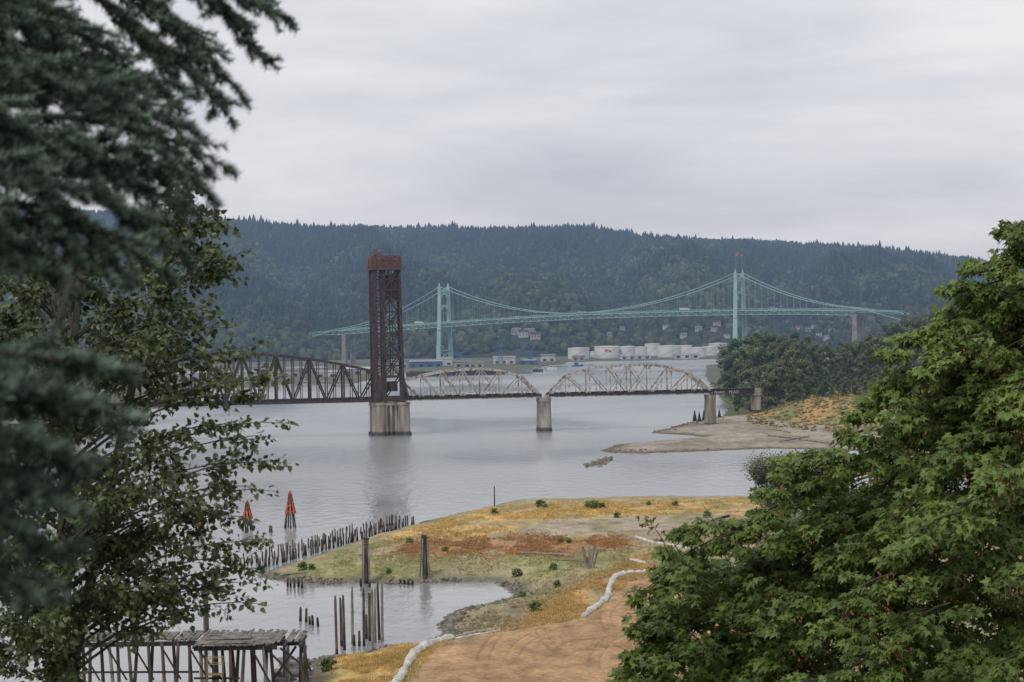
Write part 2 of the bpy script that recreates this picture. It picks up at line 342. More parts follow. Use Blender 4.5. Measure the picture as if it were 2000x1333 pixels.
# ------------------------------------------------------------------ hill
HOUSES=[(690,574),(705,577),(1010,648),(1022,652),(1035,650),(1046,655),(1425,578),(1437,579),(1508,602),(1395,640),(1365,641),(1420,655),(1215,640),(1245,643),(1190,652),(1300,635),(1335,655),(1560,638),(1580,645),(1600,652),(1615,660),(1548,652),(1480,640),(1590,636),(1625,645),(1400,630),(1535,630)]
def hill_hit(px,py):
    d=ray(px,py); Y=np.arange(Y0+20,YR,8.); X=d[0]/d[1]*Y; z=CH+d[2]/d[1]*Y; h=hillz(X,Y)
    i=np.where(h>z)[0]
    return None if len(i)==0 else np.array([X[i[0]],Y[i[0]],h[i[0]]])
HP=[p for p in (hill_hit(a,b+7) for a,b in HOUSES) if p is not None]
def hill():
    bs=np.linspace(-.42,.42,420); ys=np.concatenate([np.arange(Y0-200,YR+300,26),np.arange(YR+300,9500,400)])
    B,Y=np.meshgrid(bs,ys); X=B*Y; Z=hillz(X.ravel(),Y.ravel())
    V=np.stack([X.ravel(),Y.ravel(),Z],1); ny,nx=X.shape; i=np.arange(ny*nx).reshape(ny,nx)
    F=np.stack([i[:-1,:-1],i[:-1,1:],i[1:,1:],i[1:,:-1]],-1).reshape(-1,4)
    npobj("hill",V,F,None,M("forest_floor",(.015,.022,.013),(.03,.04,.02),.01,.95),kind="structure",smooth=True)
hill()
def forest():
    N=44000
    b=rng.uniform(-.24,.26,N); Y=np.sqrt(rng.uniform((Y0+10)**2,(YR+60)**2,N))
    b2=rng.uniform(-.24,.26,3000); Yc=rng.uniform(YR-90,YR+40,3000)
    b=np.concatenate([b,b2]); Y=np.concatenate([Y,Yc]); X=b*Y; Z=hillz(X,Y)
    keep=np.ones(len(X),bool)
    for p in HP:
        dx=X-p[0]*Y/p[1]; keep&=~((np.abs(dx)<12)&(Y<p[1]+12)&(Y>p[1]-55))
    X,Y,Z=X[keep],Y[keep],Z[keep]; n=len(X)
    v=(Y-Y0)/(YR-Y0); clump=fbm(X/150,Y/240,5,50)
    dec=(clump+rng.normal(0,.11,n)-v*.22)>.43
    tv=[];tf=[]
    for k,(z0,z1,r) in enumerate([(.05,.55,1.0),(.28,.8,.85),(.5,1.0,.6)]):
        o=len(tv); m_=7
        for j in range(m_):
            a=2*math.pi*(j+.3*k)/m_; rr=r*(1 if j%2 else .7); tv.append((rr*math.cos(a),rr*math.sin(a),z0+.04*(j%3)))
        tv.append((0,0,z1))
        for j in range(m_): tf.append((o+j,o+(j+1)%m_,o+m_))
    hn=fbm(X/60,Y/60,3,57)
    ci=np.where(~dec)[0]; h=rng.uniform(10,22,len(ci))*(.5+.9*hn[ci])*(1+.35*(rng.random(len(ci))>.94)); r=h*rng.uniform(.2,.34,len(ci))
    t=rng.random(len(ci))[:,None]; c=(np.array((.019,.031,.023))*(1-t)+np.array((.044,.060,.040))*t)*(.6+.9*clump[ci])[:,None]
    V1,F1,C1=scatter(tv,tf,np.stack([X[ci],Y[ci],Z[ci]-1],1),rotz(rng.uniform(0,6.28,len(ci))),np.stack([r,r,h],1),c)
    import bmesh
    bm=bmesh.new(); bmesh.ops.create_icosphere(bm,subdivisions=2,radius=1); bv=np.array([q.co[:] for q in bm.verts]); bf=np.array([[q.index for q in f.verts] for f in bm.faces]); bm.free()
    bv=bv*(1+rng.uniform(-.3,.3,len(bv)))[:,None]; bv[:,2]=bv[:,2]*.85+.55
    di=np.where(dec)[0]; r=rng.uniform(3.5,7,len(di)); t=rng.random(len(di))[:,None]**1.6
    c=np.array((.030,.045,.026))*(1-t)+np.array((.078,.092,.048))*t; c=c*(.55+.8*clump[di])[:,None]
    V2,F2,C2=scatter(bv,bf,np.stack([X[di],Y[di],Z[di]],1),rotz(rng.uniform(0,6.28,len(di))),np.stack([r,r,r*rng.uniform(1,1.7,len(di))],1),c)
    V=np.concatenate([V1,V2]); F=np.concatenate([F1,F2+len(V1)]); C=np.concatenate([C1,C2])
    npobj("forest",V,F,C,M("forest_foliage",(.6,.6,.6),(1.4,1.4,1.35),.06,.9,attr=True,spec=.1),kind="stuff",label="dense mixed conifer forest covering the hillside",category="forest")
forest()
# ------------------------------------------------------------------ generic materials
RUST=M("rusted_steel",(.030,.020,.019),(.078,.048,.042),.9,.85,stretch=(1,1,.3))
RUSTR=M("red_oxide_steel",(.065,.035,.031),(.125,.062,.052),.8,.8)
PALE=M("weathered_pale_steel",(.17,.135,.12),(.45,.41,.38),.7,.8,stretch=(1,1,.5),lo=.38,hi=.54)
DARK=M("creosoted_timber_and_iron",(.018,.016,.016),(.045,.038,.034),1,.9)
CONC=M("stained_concrete",(.16,.13,.105),(.38,.34,.285),.35,.9,stretch=(1,1,.25),water_stain=2.2,bump=.3)
CONCD=M("far_concrete",(.17,.155,.145),(.27,.25,.235),.2,.9)
GREEN=M("verdigris_green_paint",(.225,.375,.345),(.31,.46,.43),.05,.7)
GREEND=M("dark_green_paint",(.15,.25,.235),(.21,.32,.30),.05,.7)
RED=M("red_lamp_glass",(.8,.03,.03),rough=.4)
WHITE=M("white_paint",(.50,.49,.47),(.64,.63,.61),.08,.7)
OFFW=M("dull_offwhite_siding",(.36,.35,.33),(.48,.47,.45),.1,.7)
GREYM=M("grey_sheet_metal",(.20,.21,.22),(.30,.31,.32),.1,.7)
BLUE=M("blue_paint",(.04,.09,.19),(.07,.13,.24),.1,.6)
TANM=M("tan_siding",(.28,.24,.20),(.38,.33,.27),.1,.8)
GLASS=M("dark_window_glass",(.03,.035,.04),rough=.2)
ROOFG=M("grey_shingles",(.10,.10,.105),(.17,.165,.16),.3,.9)
WOOD=M("weathered_piling_wood",(.035,.03,.026),(.13,.105,.085),1.5,.95,stretch=(1,1,.2),water_stain=1.0,haze=False)
WOODL=M("sun_bleached_timber",(.13,.115,.10),(.31,.28,.245),1.2,.95,stretch=(1,1,.3),haze=False)
WOODD=M("rotten_deck_timber",(.06,.053,.046),(.23,.205,.18),.7,.95,haze=False,fine=2.5)
WOODR=M("reddish_piling_wood",(.10,.05,.037),(.19,.10,.07),1.2,.95,stretch=(1,1,.2),water_stain=1,haze=False)
ORANGE=M("faded_orange_red_paint",(.34,.08,.045),(.43,.14,.085),1.2,.7,haze=False)
# ------------------------------------------------------------------ railway lift bridge
P1=G(760,850); P2=G(1062,842)
ax=nrm([P2[0]-P1[0],P2[1]-P1[1],0]); an=np.array([-ax[1],ax[0],0])
def L(s,t,z): return P1+ax*s+an*t+np.array([0,0,z-P1[2]])
def sz(px,py):
    d=ray(px,py); A=np.array([[d[0],-ax[0]],[d[1],-ax[1]]]); k,s=np.linalg.solve(A,np.array([P1[0],P1[1]])); return s,CH+d[2]*k
bridge=empty("railway_lift_bridge",P1,label="rusty steel railway lift bridge crossing the river on concrete piers",category="bridge")
W=4.6
def truss(name,s0,z0,s1,z1,hs,mat,w=.75,label=None,sub=True,warren=False,t0=-W,t1=W):
    mb=MB(); n=len(hs)-1; S=np.linspace(s0,s1,n+1); ZB=np.linspace(z0,z1,n+1)
    for t in(t0,t1):
        B=[L(S[i],t,ZB[i]) for i in range(n+1)]; T=[L(S[i],t,ZB[i]+hs[i]) for i in range(n+1)]
        for i in range(n):
            mb.beam(B[i],B[i+1],w,w*1.2)
            if i==0 and hs[0]==0: mb.beam(B[0],T[1],w*1.3)
            elif i==n-1 and hs[-1]==0: mb.beam(T[n-1],B[n],w*1.3)
            else: mb.beam(T[i],T[i+1],w*1.15)
        for i in range(n+1):
            if hs[i]>0: mb.beam(B[i],T[i],w*(.8 if i%2==0 else .5))
        for i in range(n):
            if hs[i]==0 or hs[i+1]==0:
                a=(B[0]+T[1])/2 if i==0 else (B[n]+T[n-1])/2
                mb.beam(a,(B[i]+B[i+1])/2,w*.45); mb.beam(a,B[1] if i==0 else B[n-1],w*.45)
                continue
            lf=i<n/2
            if warren: lf=i%2==0
            a,b_=(T[i],B[i+1]) if lf else (B[i],T[i+1])
            mb.beam(a,b_,w*.65)
            if sub:
                m_=(a+b_)/2; mb.beam(m_,(B[i]+B[i+1])/2,w*.38)
                if warren: mb.beam(m_,(T[i]+T[i+1])/2,w*.38)
                if abs(i-(n-1)/2)<1.2: mb.beam(B[i] if lf else T[i], T[i+1] if lf else B[i+1],w*.4)
    for i in range(n+1):
        if hs[i]>0:
            mb.beam(L(S[i],t0,ZB[i]+hs[i]),L(S[i],t1,ZB[i]+hs[i]),w*.55)
            mb.beam(L(S[i],t0,ZB[i]+hs[i]-2.2),L(S[i],t1,ZB[i]+hs[i]-2.2),w*.4)
            if i<n and hs[i+1]>0:
                mb.beam(L(S[i],t0,ZB[i]+hs[i]),L(S[i+1],t1,ZB[i+1]+hs[i+1]),w*.3); mb.beam(L(S[i],t1,ZB[i]+hs[i]),L(S[i+1],t0,ZB[i+1]+hs[i+1]),w*.3)
        mb.beam(L(S[i],t0,ZB[i]+.1),L(S[i],t1,ZB[i]+.1),w*.8,1.1)
    return mk(mb,name,mat,parent=bridge,label=label),(S,ZB)
def deckpart(s0,z0,s1,z1,name="railway_deck"):
    mb=MB(); mb.beam(L(s0,-1.5,z0+.9),L(s1,-1.5,z1+.9),.5,1.0); mb.beam(L(s0,1.5,z0+.9),L(s1,1.5,z1+.9),.5,1.0)
    n=int(abs(s1-s0)/1.2)
    for i in range(n):
        k=(i+.5)/n; s=s0+(s1-s0)*k; z=z0+(z1-z0)*k+1.52
        mb.beam(L(s,-2.6,z),L(s,2.6,z),.55,.25)
    mb.beam(L(s0,-W-.6,z0+.7),L(s1,-W-.6,z1+.7),.25,1.3)
    for t in(-.75,.75): mb.beam(L(s0,t,z0+1.75),L(s1,t,z1+1.75),.15,.18)
    mk(mb,name,DARK,parent=bridge)
sA0,zA0=sz(786,781); sA1,zA1=sz(1054,774); sB0,zB0=sz(1068,774); sB1,zB1=sz(1386,767)
hsA=[9.5,12.2,14.0,14.8,14.8,13.8,10.6,0]
hsB=[0,10.4,13.6,15.0,15.3,15.3,13.8,10.6,0]
truss("truss_span",sA0,zA0,sA1,zA1,hsA,PALE,w=.95,label="pale weathered steel truss span next to the lift tower")
truss("truss_span",sB0,zB0,sB1,zB1,hsB,PALE,w=.95,label="pale weathered steel camelback truss span reaching the shore")
deckpart(sA0,zA0,sA1,zA1); deckpart(sB0,zB0,sB1,zB1)
sl1,zl1=sz(735,785); sl0,zl0=sz(140,797)
zl1=zA0
n_=18; hsL=[14.5+10.8*(1-(abs(i-n_/2)/(n_/2))**1.9) for i in range(n_+1)]
truss("lift_span",sl0,zl1,sl1,zl1,hsL,RUST,w=1.1,sub=True,warren=True,label="dark rusty steel lift span with curved top chord",t0=-5.2,t1=5.2)
deckpart(sl0,zl1,sl1,zl1)
sg1,zg1=sz(1472,762)
for t in(-3.2,3.2):
    mb=MB(); mb.beam(L(sB1+.8,t,zB1+.2),L(sg1,t,zB1+.2),.4,2.6)
    for i in range(8): s=sB1+2+i*2.6; mb.beam(L(s,t-.26,zB1-1.1),L(s,t-.26,zB1+1.4),.15,.2)
    mk(mb,"approach_girder",DARK,parent=bridge)
mb=MB(); mb.beam(L(sB1,0,zB1+1.72),L(sg1,0,zB1+1.72),7.6,.35); mk(mb,"approach_deck",DARK,parent=bridge)
mb=MB(); mb.box(L(sg1+1,0,zB1-4),(3,9,11.4),ax); mb.box(L(sg1+.6,0,zB1-1.5),(4,10,.8),ax); mk(mb,"abutment",CONC,parent=bridge)
def text_mesh(txt,size,origin,xdir,mat,name,parent,zup=(0,0,1)):
    cu=bpy.data.curves.new("t",'FONT'); cu.body=txt; cu.size=size; cu.extrude=.01
    to=bpy.data.objects.new("t",cu); COL.objects.link(to); bpy.context.view_layer.update()
    dg=bpy.context.evaluated_depsgraph_get(); me=bpy.data.meshes.new_from_object(to.evaluated_get(dg)); bpy.data.objects.remove(to)
    xd=nrm(xdir); zz=np.array(zup,float); nn=np.cross(xd,zz)
    org=np.array(parent["_o"][:])
    for v in me.vertices:
        p=np.asarray(origin)+xd*v.co.x+zz*v.co.y+nn*v.co.z-org; v.co=p.tolist()
    me.materials.clear(); me.materials.append(mat); o=bpy.data.objects.new(name,me); COL.objects.link(o); o.parent=parent; o["_o"]=parent["_o"][:]
    return o
text_mesh("PEARO",1.9,L(sB1+1.4,-3.62,zB1-.6),ax,OFFW,"graffiti_lettering",bridge)
text_mesh("YEAD",2.3,L(sB1+9.2,-3.62,zB1-.7),ax,OFFW,"graffiti_lettering",bridge)
def pier(s,ztop,wid,dep,name="pier",zb=-3,label=None):
    mb=MB(); n=28
    def ring(z,k):
        r=[]
        for j in range(n):
            a=2*math.pi*j/n; c,s_=math.cos(a),math.sin(a)
            t=(dep/2-wid/2)*(1 if s_>0 else -1)+s_*wid/2*k
            r.append(L(s+c*wid/2*k,t,z))
        return r
    zs=[(zb,1.12),(1.5,1.10),(1.6,1.04),(ztop-2,.92),(ztop-1.9,1.02),(ztop,1.02)]
    vs=[];fs=[]
    for z,k in zs: vs+=ring(z,k)
    for i in range(len(zs)-1):
        for j in range(n): fs.append((i*n+j,i*n+(j+1)%n,(i+1)*n+(j+1)%n,(i+1)*n+j))
    fs.append(tuple((len(zs)-1)*n+j for j in range(n)))
    mb.addf(vs,fs); mk(mb,name,CONC,parent=bridge,label=label)
s2,_=sz(1062,800); s3,_=sz(1387,790)
pier(s2,zA1-.9,6.2,14); pier(s3,zB1-1.2,4.2,12,zb=-1)
def tower_pier(sc,zt):
    mb=MB()
    for s in(-6.2,6.6):
        for t in(-5.5,5.5):
            mb.cyl(L(sc+s,t,-3),3.5,3.2,zt+1.5,24); mb.cyl(L(sc+s,t,zt-1.5),3.6,3.6,1.4,24); mb.cyl(L(sc+s,t,-3),4.1,4.0,4.6,24)
    mb.box(L(sc+.2,0,zt/2-2),(13,9.6,zt+1.6),ax); mb.box(L(sc+.2,0,zt-.9),(14.6,13.0,1.3),ax)
    for s in(-2.3,0.1,2.6): mb.box(L(sc+s,-5.3,zt/2-2),(1.1,2.4,zt+1.2),ax)
    mk(mb,"tower_pier",CONC,parent=bridge,label="stained ribbed concrete pier beneath the lift tower")
def lift_tower(sc,zd,ztop,flip=1):
    tw=MB(); f=flip
    sF,sM,sR=-6.4*f,-1.6*f,7.0*f
    zs=np.linspace(zd+12,ztop,6)
    for t in(-4.9,4.9):
        tw.beam(L(sc+sF,t,zd-1),L(sc+sF,t,ztop),2.8,1.8,up=an)
        tw.beam(L(sc+sM,t,zd-1),L(sc+sM,t,ztop),1.7,1.1,up=an)
        tw.beam(L(sc+sR+.9*f,t,zd-1),L(sc+sR-.3*f,t,ztop),1.3,1.1,up=an)
        tw.beam(L(sc+2.6*f,t,zd+12),L(sc+2.6*f,t,ztop),.5,.5,up=an)
        for i,z in enumerate(zs):
            tw.beam(L(sc+sM,t,z),L(sc+sR,t,z),.7,1.0)
            if i<len(zs)-1:
                z2=zs[i+1]
                tw.beam(L(sc+sM,t,z),L(sc+sR,t,z2),.6); tw.beam(L(sc+sM,t,z2),L(sc+sR,t,z),.45)
                tw.beam(L(sc+sM,t,(z+z2)/2),L(sc+sR,t,(z+z2)/2),.4,.45)
                tw.beam(L(sc+sF,t,z),L(sc+sM,t,z),.5,.8); tw.beam(L(sc+sF,t,(z+z2)/2),L(sc+sM,t,(z+z2)/2),.4,.6)
                tw.beam(L(sc+sF,t,z),L(sc+sM,t,(z+z2)/2),.4); tw.beam(L(sc+sM,t,(z+z2)/2),L(sc+sF,t,z2),.4)
        tw.beam(L(sc+sM,t,zd+1),L(sc+sR,t,zd+12),.6)
        for z in zs: tw.box(L(sc+sF,t+np.sign(t)*1.0,z),(3.0,.12,2.0),ax); tw.box(L(sc+sR,t+np.sign(t)*.7,z),(1.8,.12,1.6),ax)
    for s in(sF,sR):
        for i in range(len(zs)):
            z=zs[i]; tw.beam(L(sc+s,-4.9,z),L(sc+s,4.9,z),.5,.8)
            if i<len(zs)-1:
                tw.beam(L(sc+s,-4.9,z),L(sc+s,4.9,zs[i+1]),.4); tw.beam(L(sc+s,4.9,z),L(sc+s,-4.9,zs[i+1]),.4)
    tw.beam(L(sc+sM-1.2*f,-5.6,zd+1),L(sc+sM-1.2*f,-5.6,ztop),.6,.3,up=an)
    tower=mk(tw,"lift_tower",RUST,parent=bridge,label="tall dark rusty steel lift tower with cross bracing")
    base=MB()
    for t in(-4.9,4.9):
        base.box(L(sc+sF*.85,t,zd+6),(4.2,1.9,13),ax); base.beam(L(sc+sR,t,zd+14),L(sc+sR+3.5*f,t,zd),1.2)
    base.box(L(sc,-5.5,zd+.6),(15.5,.9,2.6),ax); base.box(L(sc,5.5,zd+.6),(15.5,.9,2.6),ax); base.box(L(sc+1,0,zd+7),(8,7,5),ax)
    mk(base,"tower_base",RUST,parent=bridge)
    hd=MB()
    def prof(t0,t1,s0,s1,z0,z1,rr):
        pts=[(s0,z0)]
        for a in np.linspace(math.pi,math.pi/2,7): pts.append((s0+rr+rr*math.cos(a),z1-rr+rr*math.sin(a)))
        pts.append((s0+rr+1.2,z1)); pts.append((s0+rr+1.6,z1-1.3)); pts.append((s1-rr*.8,z1-1.3))
        for a in np.linspace(math.pi/2,0,5): pts.append((s1-rr*.5+rr*.5*math.cos(a),z1-1.3-rr*.5+rr*.5*math.sin(a)))
        pts.append((s1,z0)); n=len(pts)
        vs=[L(sc+f*p[0],t0,p[1]) for p in pts]+[L(sc+f*p[0],t1,p[1]) for p in pts]
        hd.addf(vs,[(i,(i+1)%n,n+(i+1)%n,n+i) for i in range(n)]+[tuple(range(n))[::-1],tuple(range(n,2*n))])
    prof(-6.1,-2.4,-8.4,8.0,ztop,ztop+7.6,4.4); prof(2.4,6.1,-8.4,8.0,ztop,ztop+7.6,4.4)
    hd.box(L(sc,0,ztop+2.6),(12.5,5,4.6),ax); hd.box(L(sc,0,ztop-.4),(17.4,13.2,.8),ax)
    for s in(-5.5,-1.8,2,6): hd.box(L(sc+s,-6.3,ztop+2),(.5,.35,4),ax)
    hd.box(L(sc+1.5,-6.25,ztop+4.3),(6.5,.3,.5),ax)
    mk(hd,"machinery_house",RUSTR,parent=tower,label="reddish brown rounded sheave housing")
    rl=MB()
    for s in np.arange(-7.8,8.2,1.9): rl.beam(L(sc+s,-5.2,ztop+6.0),L(sc+s,-5.2,ztop+8.2),.14)
    rl.beam(L(sc-7,-5.2,ztop+8.1),L(sc+7.5,-5.2,ztop+8.1),.14)
    mk(rl,"roof_railing",RUST,parent=tower)
    cw=MB(); cw.box(L(sc+2.9*f,0,ztop-10),(5.6,8.2,12),ax); cw.box(L(sc+2.9*f,0,ztop-3.6),(6.2,8.6,.7),ax)
    for s in(1.2,4.6): cw.beam(L(sc+s*f,-2,ztop-3.4),L(sc+s*f,-2,ztop+.2),.3)
    mk(cw,"counterweight",RUST,parent=tower)
    for c_,s_ in((L(sc-.5*f,-5.8,zd+22),(3.0,2.2,2.6)),(L(sc+3*f,-5.6,zd+33),(2.4,1,1.4))):
        cb=MB(); cb.box(c_,s_,ax); cb.box(c_+[0,0,s_[2]/2+.15],(s_[0]+.4,s_[1]+.4,.3),ax); mk(cb,"equipment_cabin",RUST,parent=tower)
    bc=MB(); bc.cyl(L(sc-3.2,-4,ztop+7.4),.2,.2,1.4,8); bc.cyl(L(sc-3.2,-4,ztop+8.8),.4,.3,.7,10); mk(bc,"beacon",RED,parent=tower)
stc,_=sz(755,700); _,zt=sz(755,525)
tower_pier(0.3,zA0-1.0); lift_tower(stc,zA0,zt)
tower_pier(sl0-6,zA0-1.0); lift_tower(sl0-6,zA0,zt,flip=-1)
# ------------------------------------------------------------------ suspension bridge
TL=PD(869,700,2930); TR=PD(1446,690,2730); TL[2]=TR[2]=0
bx=nrm(TR-TL); bn=np.array([-bx[1],bx[0],0]); SPAN=np.linalg.norm(TR-TL)
def B(s,t,z): return TL+bx*s+bn*t+np.array([0,0,z])
def bz(px,py):
    d=ray(px,py); A=np.array([[d[0],-bx[0]],[d[1],-bx[1]]]); k,s=np.linalg.solve(A,np.array([TL[0],TL[1]])); return s,CH+d[2]*k
sus=empty("suspension_bridge",TL,label="pale green suspension bridge with gothic towers over the river",category="bridge")
dk=np.array([bz(a,b) for a,b in [(612,653),(680,646),(780,638),(868,632),(1000,623),(1150,615),(1300,610),(1446,607),(1560,606),(1680,608),(1770,612),(1900,618)]])
dz=lambda s: float(np.interp(s,dk[:,0],dk[:,1]))
HW=11.0
s_l=bz(680,640)[0]; s_r=bz(1675,600)[0]; s_ll=bz(612,650)[0]; s_rr=bz(1770,610)[0]
mb=MB(); ss=np.arange(s_ll,s_rr,6.0)
for a,b_ in zip(ss[:-1],ss[1:]): mb.beam(B(a,0,dz(a)+.6),B(b_,0,dz(b_)+.6),22,.7)
mk(mb,"roadway",GREEND,parent=sus)
mb=MB(); ss=np.arange(s_l-8,s_r+8,6.0); D_=4.8
for t in(-HW,HW):
    for i,(a,b_) in enumerate(zip(ss[:-1],ss[1:])):
        mb.beam(B(a,t,dz(a)),B(b_,t,dz(b_)),.75); mb.beam(B(a,t,dz(a)-D_),B(b_,t,dz(b_)-D_),.6)
        mb.beam(B(a,t,dz(a)),B(a,t,dz(a)-D_),.4)
        if i%2: mb.beam(B(a,t,dz(a)),B(b_,t,dz(b_)-D_),.4)
        else: mb.beam(B(a,t,dz(a)-D_),B(b_,t,dz(b_)),.4)
for a in ss: mb.beam(B(a,-HW,dz(a)-D_),B(a,HW,dz(a)-D_),.5,.8)
mk(mb,"stiffening_truss",GREEN,parent=sus)
for t in(-HW+.6,HW-.6):
    mb=MB(); ss2=np.arange(s_ll,s_rr,9.0)
    for a,b_ in zip(ss2[:-1],ss2[1:]):
        mb.beam(B(a,t,dz(a)+2.2),B(b_,t,dz(b_)+2.2),.2,.3)
        for q in(0,3,6): mb.beam(B(a+q,t,dz(a+q)+.9),B(a+q,t,dz(a+q)+2.2),.2)
    mk(mb,"railing",GREEN,parent=sus)
_,ztl=bz(867,560); _,ztr=bz(1445,533)
def stower(s,ztop,base_z,masts):
    d=dz(s); mb=MB()
    for t in(-1,1):
        for q in(-1,1):
            mb.beam(B(s+q*1.5,t*(HW+5.0),base_z),B(s+q*1.3,t*(HW+1.6),d-4),3.0,2.6,up=bn,w2=2.7,h2=2.4)
            mb.beam(B(s+q*1.3,t*(HW+1.6),d-4),B(s+q*1.0,t*HW,ztop-6),2.6,2.4,up=bn,w2=2.0,h2=1.9)
        mb.beam(B(s,t*(HW+.8),d+1),B(s,t*HW,ztop-4),1.0,1.6,up=bn)
        mb.beam(B(s,t*HW,ztop-7),B(s,t*HW,ztop-1),3.6,3.2,up=bn)
        mb.beam(B(s,t*HW,ztop-1),B(s,t*HW,ztop+5),2.4,2.4,up=bn,w2=.3,h2=.3)
        for z in np.linspace(base_z+8,d-8,4): mb.beam(B(s-2.4,t*(HW+3.6),z),B(s+2.4,t*(HW+3.6),z),1,1.2)
        for z in np.linspace(d+8,ztop-10,5): mb.beam(B(s-1.4,t*(HW+.9),z),B(s+1.4,t*(HW+.9),z),1,1)
    def arch(zs,zt_,w0,th_=1.5):
        k=8
        for t in(-1,1):
            pr=None
            for i in range(k+1):
                a=i/k; y=t*w0*(1-a**1.7); z=zs+(zt_-zs)*math.sin(a*math.pi/2)
                p=B(s,y,z)
                if pr is not None: mb.beam(pr,p,th_,2.0)
                pr=p
    arch(ztop-26,ztop-9,HW); mb.beam(B(s,-HW,ztop-6),B(s,HW,ztop-6),2.0,3.0); mb.beam(B(s,-HW,ztop-10),B(s,HW,ztop-10),1.4,1.2)
    for t in np.linspace(-8,8,7): mb.beam(B(s,t,ztop-10),B(s,t,ztop-6),.5)
    arch(d+8,d+22,HW,1.2); mb.beam(B(s,-HW,d+23),B(s,HW,d+23),1.4,1.4)
    mb.beam(B(s,-HW-2,d-6.5),B(s,HW+2,d-6.5),2.6,2.6); arch(base_z+22,d-8,HW+3.2,1.8); mb.beam(B(s,-HW-4,base_z+14),B(s,HW+4,base_z+14),1.4,1.6)
    for t in(-1,1): mb.beam(B(s,t*(HW+4),base_z+14),B(s,-t*(HW+5),base_z+1),1.1,1.1)
    tw=mk(mb,"bridge_tower",GREEN,parent=sus,label="pale green steel tower with pointed gothic arches")
    mb=MB(); mb.box(B(s,0,base_z/2-1),(13,42,base_z+3),bx); mb.box(B(s,0,base_z),(15,44,1.2),bx); mk(mb,"tower_footing",CONCD,parent=tw)
    if masts:
        for t in(-1,1):
            mb=MB(); mb.beam(B(s,t*(HW*.8),ztop-1),B(s,t*(HW*.8),ztop+20),.3); mk(mb,"beacon_mast",GREYM,parent=tw)
            mb=MB(); mb.cyl(B(s,t*(HW*.8),ztop+20),1.1,.9,1.6,10); mk(mb,"beacon",RED,parent=tw)
stower(0,ztl,6,False); stower(SPAN,ztr,6,True)
hang=MB()
_,zc=bz(1120,612)
def cable_main(s):
    sm=SPAN*.45
    return zc+(ztl-zc)*((sm-s)/sm)**2 if s<sm else zc+(ztr-zc)*((s-sm)/(SPAN-sm))**2
def cable_side(s,sa,za,sb,zb):
    k=(s-sa)/(sb-sa); return za+(zb-za)*k-4*9*k*(1-k)
for t in(-HW,HW):
    p=None; cab=MB()
    for s in np.linspace(0,SPAN,60):
        q=B(s,t,cable_main(s))
        if p is not None: cab.beam(p,q,.7)
        p=q
    for s in np.arange(6,SPAN-3,7.5):
        if cable_main(s)>dz(s)+1.5: hang.beam(B(s,t,dz(s)),B(s,t,cable_main(s)),.14)
    for sa,za,sb,zb in((0,ztl,s_l-12,dz(s_l)+2),(SPAN,ztr,s_r+6,dz(s_r)+3)):
        p=None
        for s in np.linspace(sa,sb,24):
            q=B(s,t,cable_side(s,sa,za,sb,zb))
            if p is not None: cab.beam(p,q,.7)
            p=q
        for s in np.linspace(sa,sb,int(abs(sb-sa)/7.5)):
            if cable_side(s,sa,za,sb,zb)>dz(s)+1.5: hang.beam(B(s,t,dz(s)),B(s,t,cable_side(s,sa,za,sb,zb)),.14)
    cab.beam(B(s_r+6,t,dz(s_r)+3),B(s_r+60,t,dz(s_r)-12),.7); cab.beam(B(s_l-12,t,dz(s_l)+2),B(s_l-50,t,dz(s_l)-8),.7)
    mk(cab,"main_cable",GREEN,parent=sus)
h_=mk(hang,"suspender_cables",GREEN,parent=sus); h_["kind"]="stuff"
for s,w_ in((s_l,5),(s_r,7)):
    mb=MB(); d=dz(s)
    for t in(-HW+1,HW-1):
        mb.beam(B(s,t,-2),B(s,t,d-D_-1),7,4.5,up=bn,w2=5,h2=3.4)
    mb.beam(B(s,-HW,d-D_-2),B(s,HW,d-D_-2),3.6,2.6); mb.beam(B(s,-HW,d*.45),B(s,HW,d*.45),2.6,3)
    mk(mb,"bridge_pier",CONCD,parent=sus)
for t in(-HW+2,HW-2):
    mb=MB()
    for a,b_ in zip(np.linspace(s_ll,s_l,6)[:-1],np.linspace(s_ll,s_l,6)[1:]):
        mb.beam(B(a,t,dz(a)-.6),B(b_,t,dz(b_)-.6),.7,1); mb.beam(B(a,t,dz(a)-1.2-4*(a-s_ll)/(s_l-s_ll)),B(b_,t,dz(b_)-1.2-4*(b_-s_ll)/(s_l-s_ll)),.6); mb.beam(B(b_,t,dz(b_)-.6),B(a,t,dz(a)-1.2-4*(a-s_ll)/(s_l-s_ll)),.45)
    mk(mb,"approach_truss",GREEN,parent=sus)
    mb=MB()
    for a,b_ in zip(np.linspace(s_r,s_rr,6)[:-1],np.linspace(s_r,s_rr,6)[1:]): mb.beam(B(a,t,dz(a)-.8),B(b_,t,dz(b_)-.8),.8,1.6)
    mk(mb,"approach_girder",GREEN,parent=sus)
def vehicle(s,t,kind,mat):
    z=dz(s)+1.0; mb=MB()
    if kind=="truck":
        mb.box(B(s,t,z+2.3),(11,2.6,2.9),bx); mb.box(B(s+7,t,z+1.7),(2.4,2.5,2.4),bx); mb.box(B(s+7.9,t,z+2.2),(.8,2.2,.9),bx,mi=1); L_=(-4,-2.6,5.8,7.6)
    else:
        mb.box(B(s,t,z+.75),(4.5,1.8,.7),bx); mb.beam(B(s-.2,t,z+1.05),B(s-.2,t,z+1.6),2.6,1.7,up=bn,w2=1.8,h2=1.5,mi=1); L_=(-1.4,1.4)
    for q in L_:
        for r in(-.9,.9): mb.beam(B(s+q,t+r-.12,z+.38),B(s+q,t+r+.12,z+.38),.7,.7,mi=1)
    mk(mb,kind,[mat,GLASS],origin=B(s,t,z),label={"truck":"box truck driving across the green suspension bridge","car":"car driving across the green suspension bridge"}[kind],category=kind,group="vehicles on the suspension bridge")
